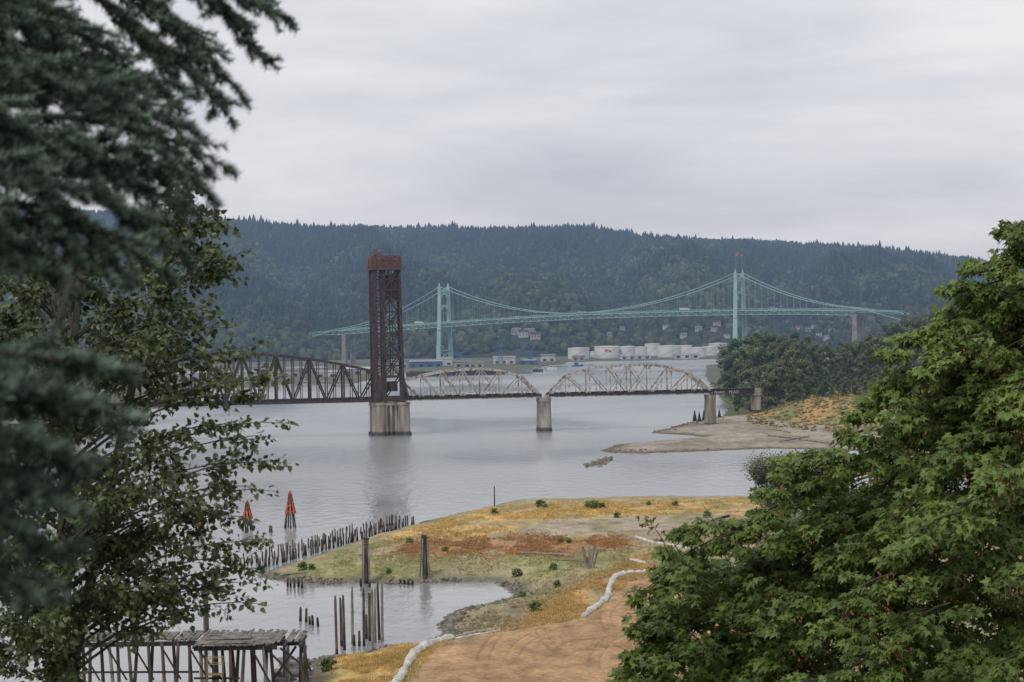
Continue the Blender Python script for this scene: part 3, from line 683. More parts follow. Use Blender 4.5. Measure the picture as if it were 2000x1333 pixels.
for px,k,mt in [(822,"truck",OFFW),(838,"car",GREYM),(985,"truck",RUSTR),(1012,"car",WHITE),(1075,"car",GREYM),(1140,"truck",GREYM),(1230,"car",WHITE),(1340,"truck",OFFW),(1385,"car",BLUE),(1400,"car",WHITE),(1520,"car",WHITE),(1590,"car",GREYM)]:
    vehicle(bz(px,620)[0],-6,k,mt)
# ------------------------------------------------------------------ far shore industry
def house(p,w_,d_,h_,wall,rf,rot,label,cat="house",group="houses on the wooded hillside",roofh=.3,sink=6):
    mb=MB(); x=np.array([math.cos(rot),math.sin(rot),0]); y=np.array([-x[1],x[0],0]); p=np.asarray(p,float); Z=np.array([0,0,1.0])
    mb.box(p+Z*(h_/2-sink/2),(w_,d_,h_+sink),x)
    e=.6; a=[p+x*i*(w_/2+e)+y*j*(d_/2+e)+Z*h_ for i,j in((-1,-1),(1,-1),(1,1),(-1,1))]; r=[p+x*i*(w_/2+e)+Z*(h_+d_*roofh) for i in(-1,1)]
    mb.addf(a+r,[(0,1,5,4),(2,3,4,5),(0,4,3),(1,2,5),(0,3,2,1)],1)
    n=max(2,int(w_/4)) if cat!="shed" else max(2,int(w_/9))
    for k in range(n):
        for z in ([h_*.5] if h_<5 or cat=="shed" else [h_*.3,h_*.72]):
            mb.box(p-y*(d_/2+.03)+x*((k+.5)/n-.5)*w_+Z*z*(1 if cat!="shed" else .6),(w_/n*.42,.12,1.4 if cat!="shed" else 3),x,mi=2)
    nm={"house":"house","shed":"warehouse","apartments":"apartment_building"}[cat]
    mk(mb,nm,[wall,rf,GLASS],origin=p,label=label,category=nm.replace("_"," "),group=group)
for i,p in enumerate(HP):
    big=2<=i<=5
    house(p+np.array([0,0,1]),15 if big else random.uniform(7,11),10 if big else 7,6.5 if big else random.uniform(4,5.2),[OFFW,TANM,GREYM,OFFW][i%4],[ROOFG,RUST][i%2],random.uniform(-.5,.5),"pale apartment block among the trees on the hillside" if big else ["small white house among dark hillside trees","tan house among dark hillside trees","grey house among dark hillside trees"][[0,1,2,0][i%4]],cat="apartments" if big else "house")
def tank(px1,px2,yt,D,mat=WHITE):
    a=PD(px1,yt,D); b_=PD(px2,yt,D); r=(b_[0]-a[0])/2; c=np.array([(a[0]+b_[0])/2,D,2.4]); h=a[2]-2.4
    mb=MB(); mb.cyl(c,r,r,h,40); mb.cyl(c+[0,0,h],r,.5,r*.04,40); mb.cyl(c+[0,0,h-.9],r+.35,r+.35,.35,40)
    for k in range(14):
        q=math.pi*(1.1+.7*k/14); q2=math.pi*(1.1+.7*(k+1)/14)
        mb.beam(c+[math.cos(q)*(r+.5),math.sin(q)*(r+.5),h*k/14],c+[math.cos(q2)*(r+.5),math.sin(q2)*(r+.5),h*(k+1)/14],.4,.2)
    return mk(mb,"storage_tank",mat,origin=c,label="white cylindrical fuel storage tank on the far riverbank",category="storage tank",group="fuel tanks on the far riverbank"),c,r,h
for a in [(1109,1151,680,3110),(1152,1172,687,3220),(1209,1241,677,3130),(1236,1264,678,3190),(1259,1290,672,3260),(1284,1331,676,3130),(1326,1352,675,3200),(1346,1379,679,3110),(1372,1400,677,3190),(1384,1420,671,3260),(1180,1212,681,3290)]: tank(*a)
to,c,r,h=tank(1161,1209,677,3120)
to["label"]="white fuel tank with a red mark facing the river"
REDP=M("red_mark_paint",(.45,.06,.08))
mb=MB()
for k,(x0,x1,z0,z1) in enumerate([(-3.6,-1.8,.6,.74),(-1.8,-1.2,.55,.78),(-.6,1.6,.66,.76),(-.6,0,.55,.76),(2.2,2.9,.55,.76),(2.9,5,.55,.64)]):
    pt=c+np.array([(x0+x1)/2,-math.sqrt(r*r-((x0+x1)/2)**2)-.3,h*(z0+z1)/2]); mb.box(pt,(x1-x0,.3,h*(z1-z0)))
mk(mb,"painted_mark",REDP,parent=to)
def shed(px,wpx,hm,D,wall,rf,rot=0.0,dd=18,label=""):
    p=PD(px,700,D); p[2]=2.6; house(p,wpx*D/FP,dd,hm,wall,rf,rot,label,cat="shed",group="industrial sheds on the far riverbank",roofh=.12,sink=2)
for px,w_,hm,D,wl,rf in [(830,66,7,2740,BLUE,GREYM),(868,30,9,2790,OFFW,GREYM),(905,34,6,2720,GREYM,ROOFG),(985,42,8,2860,OFFW,GREYM),(1070,28,8,2960,OFFW,ROOFG),(1032,32,5,2800,BLUE,GREYM),(780,36,9,2700,GREYM,ROOFG),(700,62,6,2420,GREYM,OFFW),(640,50,5,2330,OFFW,GREYM),(560,60,7,2360,TANM,ROOFG),(470,60,6,2340,OFFW,GREYM),(380,60,7,2300,GREYM,OFFW),(300,50,8,2360,OFFW,ROOFG),(600,80,6,2500,GREYM,GREYM),(500,60,8,2520,GREYM,ROOFG),(200,70,7,2400,TANM,GREYM),(1130,24,4,3060,TANM,ROOFG),(930,28,5,2700,TANM,ROOFG),(1240,60,3.5,3090,OFFW,GREYM),(1340,50,3.5,3090,OFFW,GREYM)]:
    shed(px,w_,hm,D,wl,rf,random.uniform(-.12,.12),label={id(OFFW):"long white industrial shed near the far water's edge",id(BLUE):"blue industrial shed near the far water's edge",id(GREYM):"grey sheet metal shed near the far water's edge",id(TANM):"tan industrial shed near the far water's edge"}[id(wl)])
def crane(px,D,h,boom,ang,mat=BLUE):
    p=PD(px,700,D); p[2]=2.5; mb=MB(); q=1.6
    for i,j in((-1,-1),(1,-1),(1,1),(-1,1)): mb.beam(p+[i*3,j*3,0],p+[i*q,j*q,h],.6)
    n=7
    for k in range(n):
        z0,z1=h*k/n,h*(k+1)/n; a=3-(3-q)*k/n; b_=3-(3-q)*(k+1)/n
        for j in(-1,1): mb.beam(p+[-a,j*a,z0],p+[b_,j*b_,z1],.35); mb.beam(p+[a,j*a,z0],p+[-b_,j*b_,z1],.35); mb.beam(p+[-a,j*a,z0],p+[a,j*a,z0],.35)
    mb.box(p+[0,0,h+1.5],(5,4,3)); e=p+np.array([math.cos(ang)*boom,0,h+math.sin(ang)*boom]); mb.beam(p+[0,-1,h+1],e,.9,1.2,w2=.4,h2=.5); mb.beam(p+[0,0,h+3],p+[-2,0,h+8],.6); mb.beam(p+[-2,0,h+8],e,.25); mb.beam(e,e-[0,0,boom*.5],.25)
    mb.box(p+[-4,0,h+1.5],(4,3,2.2))
    mk(mb,"harbour_crane",mat,origin=p,label="blue lattice shipyard crane on the far riverbank",category="crane",group="shipyard cranes")
crane(978,2760,22,24,1.15); crane(1012,2790,16,22,.7); crane(1035,2800,14,20,1.0); crane(895,2760,14,18,.4)
def boat(px,py,ln,mat,cab=True,label="small white workboat moored near the far riverbank"):
    p=G(px,py); mb=MB(); hw=ln*.13; n=9; vs=[]
    for z,k in((-.3,.8),(ln*.07+.6,1)):
        for i in range(n):
            a=i/(n-1); x=-ln/2+ln*a; w_=hw*k*(1-max(0,(a-.55)/.45)**2); vs.append(p+[x,-w_,z+ (z>0)*a*a*.8])
        for i in range(n):
            a=1-i/(n-1); x=-ln/2+ln*a; w_=hw*k*(1-max(0,(a-.55)/.45)**2); vs.append(p+[x,w_,z+(z>0)*a*a*.8])
    m_=2*n; mb.addf(vs,[(i,(i+1)%m_,m_+(i+1)%m_,m_+i) for i in range(m_)]+[tuple(range(m_,2*m_))])
    if cab:
        mb.box(p+[-ln*.1,0,ln*.07+1.9],(ln*.35,hw*1.3,2.6),mi=0); mb.box(p+[-ln*.1,-hw*.66,ln*.07+2.3],(ln*.3,.12,.9),mi=1); mb.box(p+[-ln*.1,0,ln*.07+3.3],(ln*.4,hw*1.5,.25)); mb.beam(p+[-ln*.15,0,3.5],p+[-ln*.15,0,ln*.07+7],.2)
    mk(mb,"boat" if cab else "barge",[mat,GLASS],origin=p,label=label,category="boat" if cab else "barge",group="vessels near the far riverbank")
boat(1050,727,16,WHITE); boat(1078,722,12,WHITE); boat(1128,716,14,BLUE,label="small blue workboat moored near the far riverbank")
boat(930,733,60,RUST,False,"long rusty flat barge moored by the far riverbank"); boat(1000,731,45,GREYM,False,"long grey flat barge moored by the far riverbank"); boat(840,735,50,RUST,False,"long rusty flat barge moored by the far riverbank")
for px in range(370,700,38): boat(px,755+random.uniform(-1,2),random.uniform(12,18),OFFW)
mb=MB(); a=G(800,731); b_=G(1060,727)
mb.beam(a+[0,0,2.4],b_+[0,0,2.4],10,.8)
for k in range(46):
    q=a+(b_-a)*k/45; mb.beam(q+[0,-3,-1],q+[0,-3,2.4],.7)
mk(mb,"wharf",DARK,origin=a,label="long low timber wharf along the far riverbank",category="wharf")
# ------------------------------------------------------------------ mid-distance trees
LEAFM=M("broadleaf_foliage",(.75,.75,.75),(1.3,1.3,1.2),.25,.85,attr=True,transl=.25,spec=.1)
BARK=M("grey_bark",(.06,.052,.045),(.14,.125,.11),1.0,.95)
def crown_mesh(h,wd,nf,col,seed,conifer=False,fs=.8):
    g=np.random.default_rng(seed)
    if conifer:
        z=g.random(nf)**1.2; ang=g.uniform(0,6.28,nf); tier=(z*9)%1; r=wd/2*(1-z)*(.55+.45*(1-tier))*g.uniform(.5,1,nf)
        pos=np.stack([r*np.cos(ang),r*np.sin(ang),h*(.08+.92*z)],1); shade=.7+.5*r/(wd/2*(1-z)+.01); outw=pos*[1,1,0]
    else:
        nb=34; zc=g.uniform(.1,.93,nb); rr=np.sqrt(np.clip(1-((zc-.45)/.57)**2,0.05,1)); an_=g.uniform(0,6.28,nb); rad=wd/2*rr*g.uniform(.25,.85,nb)
        bc=np.stack([rad*np.cos(an_),rad*np.sin(an_),zc*h],1); br=g.uniform(.10,.2,nb)*wd
        k=g.integers(0,nb,nf); d=g.normal(size=(nf,3)); d/=np.linalg.norm(d,axis=1,keepdims=True)
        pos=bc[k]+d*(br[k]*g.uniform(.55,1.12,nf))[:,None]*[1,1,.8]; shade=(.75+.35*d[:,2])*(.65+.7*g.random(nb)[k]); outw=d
    nup=outw*1.0+np.array([0,0,.7])+g.normal(size=(nf,3))*.5
    d=g.normal(size=(nf,3)); R=frames(d,nup)
    tv=[(-.5,-.5,0),(.5,-.3,.1),(.4,.5,0),(-.3,.55,.12)]; c=np.array(col)*(shade*g.uniform(.7,1.3,nf))[:,None]  # light and shade put into leaf colour: tops and outer foliage lighter
    return scatter(tv,[(0,1,2,3)],pos,R,g.uniform(.6,1.3,nf)*fs,c)
def trunk_mb(h,r,seed,limbs=7,spread=.3):
    g=random.Random(seed); mb=MB(); mb.tube([(0,0,-1.5),(g.uniform(-.2,.2),0,h*.3),(g.uniform(-.4,.4),.2,h*.6),(0,0,h*.9)],[r,r*.75,r*.45,r*.1],7)
    for i in range(limbs):
        z=h*g.uniform(.22,.7); a=g.uniform(0,6.28); l=h*spread*g.uniform(.6,1)
        mb.tube([(0,0,z),(l*.5*math.cos(a),l*.5*math.sin(a),z+l*.35),(l*math.cos(a),l*math.sin(a),z+l*.8)],[r*.4,r*.25,r*.06],5)
    return mb
VAR=[]
for k,(cn,col) in enumerate([((28,15),(.150,.19,.09)),((30,14),(.115,.15,.078)),((26,16),(.185,.21,.11)),((24,13),(.135,.17,.10)),((28,12),(.22,.23,.14)),((22,15),(.165,.175,.085))]):
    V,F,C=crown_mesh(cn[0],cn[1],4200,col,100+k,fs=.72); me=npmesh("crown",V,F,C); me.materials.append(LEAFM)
    tb=trunk_mb(cn[0],.45,k); mt=bpy.data.meshes.new("trunk"); mt.from_pydata(tb.v,[],tb.f); mt.materials.append(BARK); VAR.append((cn[0],me,mt))
V,F,C=crown_mesh(12,5,1800,(.05,.07,.04),140,True,.45); me=npmesh("crown",V,F,C); me.materials.append(LEAFM)
tb=trunk_mb(12,.2,9,0); mt=bpy.data.meshes.new("trunk"); mt.from_pydata(tb.v,[],tb.f); mt.materials.append(BARK); CONI=(12,me,mt)
def tree(v,x,y,z,h,label,cat="tree",group=None,wide=1.0):
    s=h/v[0]; e=empty(cat.replace(" ","_"),(x,y,z),label=label,category=cat,group=group)
    e.scale=(s*wide,s*wide,s); e.rotation_euler=(0,0,random.uniform(0,6.28))
    for nm,me in(("trunk",v[2]),("crown",v[1])):
        o=bpy.data.objects.new(nm,me); COL.objects.link(o); o.parent=e
    return e
topline=[(1378,690),(1390,678),(1420,672),(1450,657),(1500,647),(1540,645),(1580,652),(1620,668),(1660,668),(1700,650),(1750,630),(1800,610),(1900,600),(2000,600)]
tx=[a for a,b in topline]; ty=[b for a,b in topline]
random.seed(3); cnt=0
for row,(D0,off,step,x0) in enumerate([(1285,86,26,1480),(1300,74,27,1470),(1345,60,25,1440),(1400,38,23,1405),(1480,18,22,1388),(1600,4,22,1386),(1760,0,24,1388),(2050,-4,26,1640)]):
    px=x0
    while px<1990:
        D=D0+random.uniform(-25,25)+ (px-1400)*.1
        p=PD(px,700,D); z=LZ(p[0],p[1])
        if z>.6:
            yt=np.interp(px,tx,ty)+off*random.uniform(.5,1.5)+random.uniform(-4,16); top=PD(px,yt,D)[2]; h=min(48,max(10,top-z))
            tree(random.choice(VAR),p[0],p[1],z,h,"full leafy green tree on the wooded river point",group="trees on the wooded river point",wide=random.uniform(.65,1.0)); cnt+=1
        px+=step*random.uniform(.6,1.45)
for px,py,h in [(1357,822,6.5),(1366,823,5.5),(1375,821,6),(1386,822,4),(1405,816,5)]:
    p=G(px,py,.8); tree(CONI,p[0],p[1],LZ(p[0],p[1])-.1,h,"small dark conifer on the sandy river spit","conifer tree","small conifers on the spit",1.3)
def shrub_mass(name,pts_fn,n,cols,size,label,cat,fs=.45,per=60):
    g=rng; P=[];CC=[];S=[]
    pts=pts_fn(n); cols=np.array(cols)
    for (x,y,z) in pts:
        s=size*g.uniform(.4,1.4); c=cols[g.integers(len(cols))]; m_=per
        d=g.normal(size=(m_,3)); d/=np.linalg.norm(d,axis=1,keepdims=True); d[:,2]=np.abs(d[:,2])
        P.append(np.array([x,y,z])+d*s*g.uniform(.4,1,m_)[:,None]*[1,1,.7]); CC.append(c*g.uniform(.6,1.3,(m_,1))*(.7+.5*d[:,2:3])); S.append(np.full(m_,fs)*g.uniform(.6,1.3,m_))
    P=np.concatenate(P);CC=np.concatenate(CC);S=np.concatenate(S); n_=len(P)
    V,F,C=scatter([(-.5,-.5,0),(.5,-.3,.1),(.4,.5,0),(-.3,.55,.12)],[(0,1,2,3)],P,frames(g.normal(size=(n_,3)),g.normal(size=(n_,3))),S,CC)
    npobj(name,V,F,C,LEAFM,kind="stuff",label=label,category=cat)
def in_px(poly,z,n,jit=(0,0)):
    pw=[G(a,b,z) for a,b in poly]; xs=[p[0] for p in pw]; ys=[p[1] for p in pw]; outp=[]
    while len(outp)<n:
        X=rng.uniform(min(xs),max(xs),n*3); Y=rng.uniform(min(ys),max(ys),n*3); k=sdf(pw,X,Y)>0; X,Y=X[k],Y[k]; X=X+rng.normal(size=len(X))*jit[0]; Y=Y+rng.normal(size=len(X))*jit[1]; Z=landz(X,Y); k=Z>.9 if jit[0] else Z>.5
        outp+=list(zip(X[k],Y[k],Z[k]))
    return np.array(outp[:n])
shrub_mass("bank_scrub",lambda n:in_px([(1450,812),(1520,824),(1720,836),(1900,838),(1900,770),(1480,785)],5,n),1100,[(.42,.26,.10),(.38,.28,.12),(.19,.22,.10),(.23,.25,.11),(.32,.28,.11),(.46,.31,.12),(.44,.31,.14)],1.4,"rust and green scrub on the river bank","scrub",fs=.6,per=45)
shrub_mass("shore_undergrowth",lambda n:in_px([(1382,742),(1402,764),(1432,785),(1480,800),(1640,792),(1600,775),(1420,740)],4,n),420,[(.15,.18,.085),(.18,.21,.10)],2.2,"green undergrowth at the edge of the wood","undergrowth",fs=.8,per=70)
# ------------------------------------------------------------------ near-land vegetation
GR=M("dry_grass_blades",(.85,.85,.85),(1.25,1.25,1.2),.3,.9,attr=True,transl=.25,haze=False,spec=.1)
def grass():
    P=[];C=[];H=[]
    for zi,n,c,h in [(1,17000,(.58,.415,.18),.5),(3,13000,(.38,.22,.115),.45),(5,9000,(.53,.36,.16),.5),(7,8000,(.57,.40,.17),.5),(0,9000,(.28,.295,.125),.35),(6,3000,(.28,.26,.15),.4),(0,3000,(.48,.38,.19),.4)]:
        p=in_px(ZONES[zi][0],2.3,n,(2.2,9)); k=fbm(p[:,0]/5,p[:,1]/12,4,60+zi)+rng.normal(0,.06,len(p))>.47; p=p[k]
        s=ksdf(ZONES[8][0],2.3,p[:,0],p[:,1]); p=p[s<.2]
        P.append(p); C.append(np.array(c)*rng.uniform(.6,1.18,(len(p),1))*(1+rng.normal(0,.05,(len(p),3)))); H.append(rng.uniform(.35,1.3,len(p))*h)
    P=np.concatenate(P);C=np.clip(np.concatenate(C),0,1);H=np.concatenate(H); n=len(P)
    tv=[];tf=[]
    for j in range(5):
        a=j*1.256; o=len(tv); dx,dy=math.cos(a),math.sin(a); tv+=[(dx*.1-dy*.12,dy*.1+dx*.12,0),(dx*.1+dy*.12,dy*.1-dx*.12,0),(dx*.7,dy*.7,1)]; tf.append((o,o+1,o+2))
    V,F,CC=scatter(tv,tf,P-[0,0,.05],rotz(rng.uniform(0,6.28,n)),np.stack([H*1.2,H*1.2,H],1),C)
    npobj("dry_grass",V,F,CC,GR,kind="stuff",label="golden and rust coloured dry grass tufts on the shore",category="grass")
grass()
BUSH=[]
for k,col in enumerate([(.17,.25,.07),(.21,.27,.09),(.14,.20,.065)]):
    V,F,C=crown_mesh(1.6,2.0,420,col,300+k,fs=.2); me=npmesh("bush",V,F,C); me.materials.append(LEAFM); BUSH.append(me)
for px,py,s in [(593,1108,1.1),(608,1109,.8),(905,1118,1.2),(965,1005,1.0),(1055,992,1.3),(1066,993,.8),(1150,994,1.1),(1162,996,1.4),(1175,995,1),(1268,988,.8),(968,1120,.8),(1095,1062,.8),(1112,1063,.8),(690,1118,.7),(1010,1116,1.1),(1150,1100,.9),(1080,1112,.9),(760,1112,.7),(800,1062,.9),(1020,1160,.8),(1090,1142,.9),(1205,1012,.9),(1320,990,1.0),(640,1295,1.2),(600,1290,1.3),(1045,1195,1.1),(1380,1012,1.1),(870,1080,.8),(560,1295,1.2)]:
    p=G(px,py,2.4); z=LZ(p[0],p[1])
    if z<.3: continue
    o=bpy.data.objects.new("bush",random.choice(BUSH)); COL.objects.link(o); o.location=(p[0],p[1],z-.2); o.scale=(s*1.3,s*1.3,s*1.15); o.rotation_euler=(0,0,random.uniform(0,6))
    tag(o,"small bright green bush on the dry grassy shore","bush","small bushes on the shore")
V,F,C=crown_mesh(15,19,12000,(.17,.185,.115),401,fs=.32); me=npmesh("crown",V,F,C); me.materials.append(LEAFM)
tb=trunk_mb(15,.4,19); mt=bpy.data.meshes.new("trunk"); mt.from_pydata(tb.v,[],tb.f); mt.materials.append(BARK)
p=PD(1515,1000,600); tree((15,me,mt),p[0],p[1],LZ(p[0],p[1]),18.5,"rounded grey green willow tree beside the bay","willow tree")
# ------------------------------------------------------------------ rocks
def rocks():
    import bmesh
    bm=bmesh.new(); bmesh.ops.create_icosphere(bm,subdivisions=1,radius=1); bv=np.array([q.co[:] for q in bm.verts]); bf=np.array([[q.index for q in f.verts] for f in bm.faces]); bm.free()
    bv=bv*(1+rng.uniform(-.35,.25,len(bv)))[:,None]
    P=[];S=[]
    def line(pts,n,spread,s):
        w_=[G(a,b,.5) for a,b in pts]
        for _ in range(n):
            k=rng.integers(len(w_)-1); t=rng.random(); q=w_[k]*(1-t)+w_[k+1]*t+np.array([rng.normal()*spread,rng.normal()*spread*1.6,0]); z=LZ(q[0],q[1])
            if z>-.4: P.append((q[0],q[1],z+.05)); S.append(rng.uniform(.4,1.4)*s)
    line([(520,1125),(600,1136),(720,1138),(800,1139),(880,1135),(960,1138),(1010,1150)],900,1.2,.42)
    line([(1010,1165),(950,1182),(900,1198),(864,1216),(860,1236),(880,1244)],700,1.6,.5)
    line([(830,1256),(740,1268),(650,1282),(600,1295)],350,1.0,.35)
    line([(1290,842),(1345,828),(1410,814)],90,3,.5); line([(1185,882),(1300,884),(1400,880)],120,3,.45)
    for a,b in [(1160,906),(1172,902),(1185,898),(1152,910),(1166,909),(1178,905),(1190,900)]:
        for _ in range(14):
            q=G(a+rng.uniform(-8,8),b+rng.uniform(-3,3),0); P.append((q[0],q[1],.1)); S.append(rng.uniform(.4,1.0))
    n=len(P); t=rng.random((n,1)); c=np.array((.08,.07,.055))*(1-t)+np.array((.24,.22,.185))*t
    R=frames(rng.normal(size=(n,3)),rng.normal(size=(n,3))); S=np.array(S)[:,None]*rng.uniform(.6,1.2,(n,3))
    V,F,C=scatter(bv,bf,np.array(P),R,S,c)
    npobj("shore_rocks",V,F,C,M("rock",(.7,.7,.7),(1.3,1.3,1.3),1.5,.95,attr=True,haze=False),kind="stuff",label="grey riprap rocks and rubble along the waterline",category="rocks")
rocks()
# ------------------------------------------------------------------ pilings
PM=[]
for k in range(5):
    mb=MB(); n=9; g=random.Random(k); pts=[(0,0,-.35),(0,0,.1),(g.uniform(-.1,.1)*.1,0,.5),(g.uniform(-.1,.1)*.1,0,.92),(0,0,1)]; mb.tube(pts,[.5,.5,.47,.43,.3],n)
    me=bpy.data.meshes.new("piling")
    v=[list(q) for q in mb.v]
    for q in v[-n:]: q[2]+=g.uniform(-.06,.03)
    me.from_pydata(v,[],mb.f); me.materials.append(WOOD); me.polygons.foreach_set('use_smooth',[len(p.vertices)==4 for p in me.polygons]); PM.append(me)
    m2=me.copy(); m2.materials.clear(); m2.materials.append(WOODL); PM.append(m2)
    m3=me.copy(); m3.materials.clear(); m3.materials.append(WOODR); PM.append(m3)
def piling(p,h,r,mi,label,group,tilt=.05):
    o=bpy.data.objects.new("piling",PM[mi+3*random.randrange(5)]); COL.objects.link(o); o.location=[float(a) for a in p]; o.scale=(r*2,r*2,h)
    o.rotation_euler=(random.gauss(0,tilt),random.gauss(0,tilt),random.uniform(0,6.28)); tag(o,label,"piling",group); return o
random.seed(11)
A=G(505,1112); A2=G(812,1024)
for row,(off,n) in enumerate([((0,0),76),((-4.5,5),66)]):
    for i in range(n):
        t=(i+random.uniform(-.25,.25))/n
        p=A+(A2-A)*t+np.array([off[0],off[1],0])+np.array([random.uniform(-.4,.4),random.uniform(-1,1),0])
        if random.random()<.06: continue
        piling((p[0],p[1],0),random.uniform(1.7,3.4),.21,0,"short rotted black timber piling standing in shallow water","pilings in rows along the shore",.06)
for px,py in [(527,1040),(531,1041)]: piling(G(px,py),2.0,.25,0,"short rotted black timber piling standing in shallow water","pilings in rows along the shore")
for px,pt,pb,mi in [(658,1163,1278,2),(667,1166,1262,0),(673,1163,1270,0),(689,1147,1258,1),(692,1240,1262,0),(711,1150,1262,0),(722,1158,1252,0),(728,1150,1268,1),(733,1148,1256,1),(741,1140,1250,0),(747,1136,1252,1),(702,1232,1262,0),(716,1200,1248,0)]:
    p=G(px,pb); top=PD(px,pt,p[1]); piling(p,top[2],.26,mi,["tall dark timber piling standing in the inlet","tall sun bleached timber piling in the inlet","tall reddish timber piling in the inlet"][mi],"tall pilings in the inlet",.012)
for px,pt,pb in [(587,1186,1214),(598,1188,1216),(605,1204,1220),(611,1202,1222),(621,1206,1224),(562,1130,1146),(568,1132,1147),(575,1131,1148),(583,1130,1147),(590,1132,1149),(782,1131,1142),(790,1132,1142),(797,1131,1143),(806,1132,1143),(705,1130,1146),(722,1132,1147)]:
    p=G(px,pb); top=PD(px,pt,p[1]); piling(p,top[2],.27,0,"short dark timber stump standing in the inlet","short stumps in the inlet",.04)
def dolphin(px,pb,pt,spread,r,n,mat_i,name,label,cat,paint=False):
    p=G(px,pb); h=PD(px,pt,p[1])[2]; e=empty(name,p,label=label,category=cat)
    for i in range(n):
        a=2*math.pi*i/n+.3; c=spread if i else 0; mb=MB(); hh=h*random.uniform(.93,1.0)
        b0=np.array([math.cos(a)*c,math.sin(a)*c,0]); t0=np.array([math.cos(a)*min(c,r*2.3),math.sin(a)*min(c,r*2.3),hh])
        b0[2]=-1; mb.tube([p+b0,p+(b0+t0)/2,p+t0*.98,p+t0],[r*1.1,r,r*.92,r*.6],9)
        mk(mb,"timber_pile",WOOD if paint or i%2 else (WOOD if mat_i==0 else WOODL),parent=e)
    mb=MB()
    for z in(.92,.8): mb.cyl(p+[0,0,h*z],r*3.2,r*3.2,.25,14)
    if paint:
        mk(mb,"iron_band",ORANGE,parent=e); mb=MB(); s0=spread*.8
        for i in range(8):
            a=2*math.pi*i/8; mb.beam(p+[math.cos(a)*s0,math.sin(a)*s0,h*.4],p+[math.cos(a)*.16,math.sin(a)*.16,h*1.06],.62,.2,up=(math.cos(a),math.sin(a),.1),w2=.2,h2=.1)
        for z,k in((.45,.95),(.62,.68),(.8,.4)): mb.cyl(p+[0,0,h*z],s0*k+.15,s0*k+.1,.22,10)
        mk(mb,"marker_top",ORANGE,parent=e,label="faded orange red slatted top")
    else: mk(mb,"iron_band",DARK,parent=e)
dolphin(716,1140,1046,.95,.24,7,1,"mooring_dolphin","tall bundle of weathered grey pilings bound together at the inlet mouth","mooring dolphin")
dolphin(831,1136,1044,1.15,.24,7,1,"mooring_dolphin","flared bundle of weathered grey pilings at the inlet mouth","mooring dolphin")
dolphin(568,1031,962,1.9,.2,7,2,"channel_marker","orange red topped timber dolphin marker in the river","channel marker",True)
dolphin(484,1036,980,1.8,.2,7,2,"channel_marker","faded red topped timber dolphin marker in the river","channel marker",True)
dolphin(392,1045,995,1.8,.2,7,2,"channel_marker","faded red topped timber dolphin marker in the river","channel marker",True)
dolphin(292,1080,1040,1.8,.2,7,2,"channel_marker","faded red topped timber dolphin marker in the river","channel marker",True)
dolphin(405,1235,1140,.5,.24,4,1,"mooring_dolphin","bundle of weathered pilings beside the ruined dock","mooring dolphin")
p=G(966,986,1.5); mb=MB(); mb.tube([p-[0,0,1],p+[0,0,5.6]],[.2,.16],8); mk(mb,"wooden_post",WOOD,origin=p,smooth=False,label="lone dark wooden post on the grassy shore",category="post")
p=G(1715,790,9); mb=MB(); mb.tube([p-[0,0,2],p+[0,0,15]],[.22,.16],8); mb.beam(p+[-1.2,0,14],p+[1.2,0,14],.2); mk(mb,"utility_pole",WOODL,origin=p,label="grey utility pole beside the wooded point",category="utility pole")
for i,(a,b,c,d) in enumerate([(1150,1112,1138,1068),(1152,1112,1150,1066),(1150,1112,1162,1066),(1156,1112,1168,1074),(1147,1110,1140,1085)]):
    p=G(a,b,2.3); q=PD(c,d,p[1]+random.uniform(-1.5,1.5)); mb=MB(); mb.tube([p-[0,0,.5],q],[.32,.27],8)
    mk(mb,"leaning_post",WOODL,origin=p,label="bleached timber post leaning in a splayed cluster",category="post",group="splayed timber posts on the shore")
def log(a,b,r=.25):
    p=G(*a,2.4); q=G(*b,2.4); p[2]=LZ(p[0],p[1])+r*.7; q[2]=LZ(q[0],q[1])+r*.7; m_=(p+q)/2+[0,0,.15]; mb=MB(); mb.tube([p,m_,q],[r,r*.9,r*.6],8)
    mb.tube([m_,m_+np.array([.8,.5,.7])],[r*.3,r*.1],5)
    mk(mb,"driftwood_log",WOODL,origin=p,label="bleached driftwood log lying on the shore",category="log",group="driftwood logs")
for a,b,r in [((1012,1083),(1085,1086),.3),((1075,1084),(1120,1090),.25),((1090,1095),(1140,1098),.2),((540,1108),(600,1112),.2),((1500,848),(1560,855),.4),((1520,860),(1580,850),.35),((1560,856),(1620,862),.35),((1500,835),(1545,842),.3),((1150,1075),(1195,1078),.2),((870,1244),(985,1225),.2)]: log(a,b,r)
FAB=M("white_geotextile",(.36,.35,.33),(.62,.61,.58),.8,.9,haze=False,bump=.5,bscale=2)
def barrier(pts,r):
    W_=[G(a,b,2.4) for a,b in pts]; P=[]
    for a,b in zip(W_[:-1],W_[1:]):
        for t in np.linspace(0,1,9)[:-1]: P.append(a+(b-a)*t)
    P.append(W_[-1])
    P=np.array(P)
    for _ in range(4): P[1:-1]=(P[:-2]+P[1:-1]*2+P[2:])/4
    P=[np.array([p[0]+random.gauss(0,.1),p[1]+random.gauss(0,.2),LZ(p[0],p[1])+r*.3]) for p in P]
    mb=MB(); mb.tube(P,[r*random.uniform(.6,1.25) for _ in P],9)
    mk(mb,"erosion_barrier",FAB,origin=P[0],label="crumpled white fabric erosion barrier edging the dirt track",category="erosion barrier",group="erosion barriers")
barrier([(1262,1122),(1225,1122),(1198,1132),(1190,1150),(1188,1168),(1168,1186),(1138,1206)],.68)
barrier([(880,1246),(835,1262),(808,1278),(796,1300),(775,1335),(765,1350)],.8)
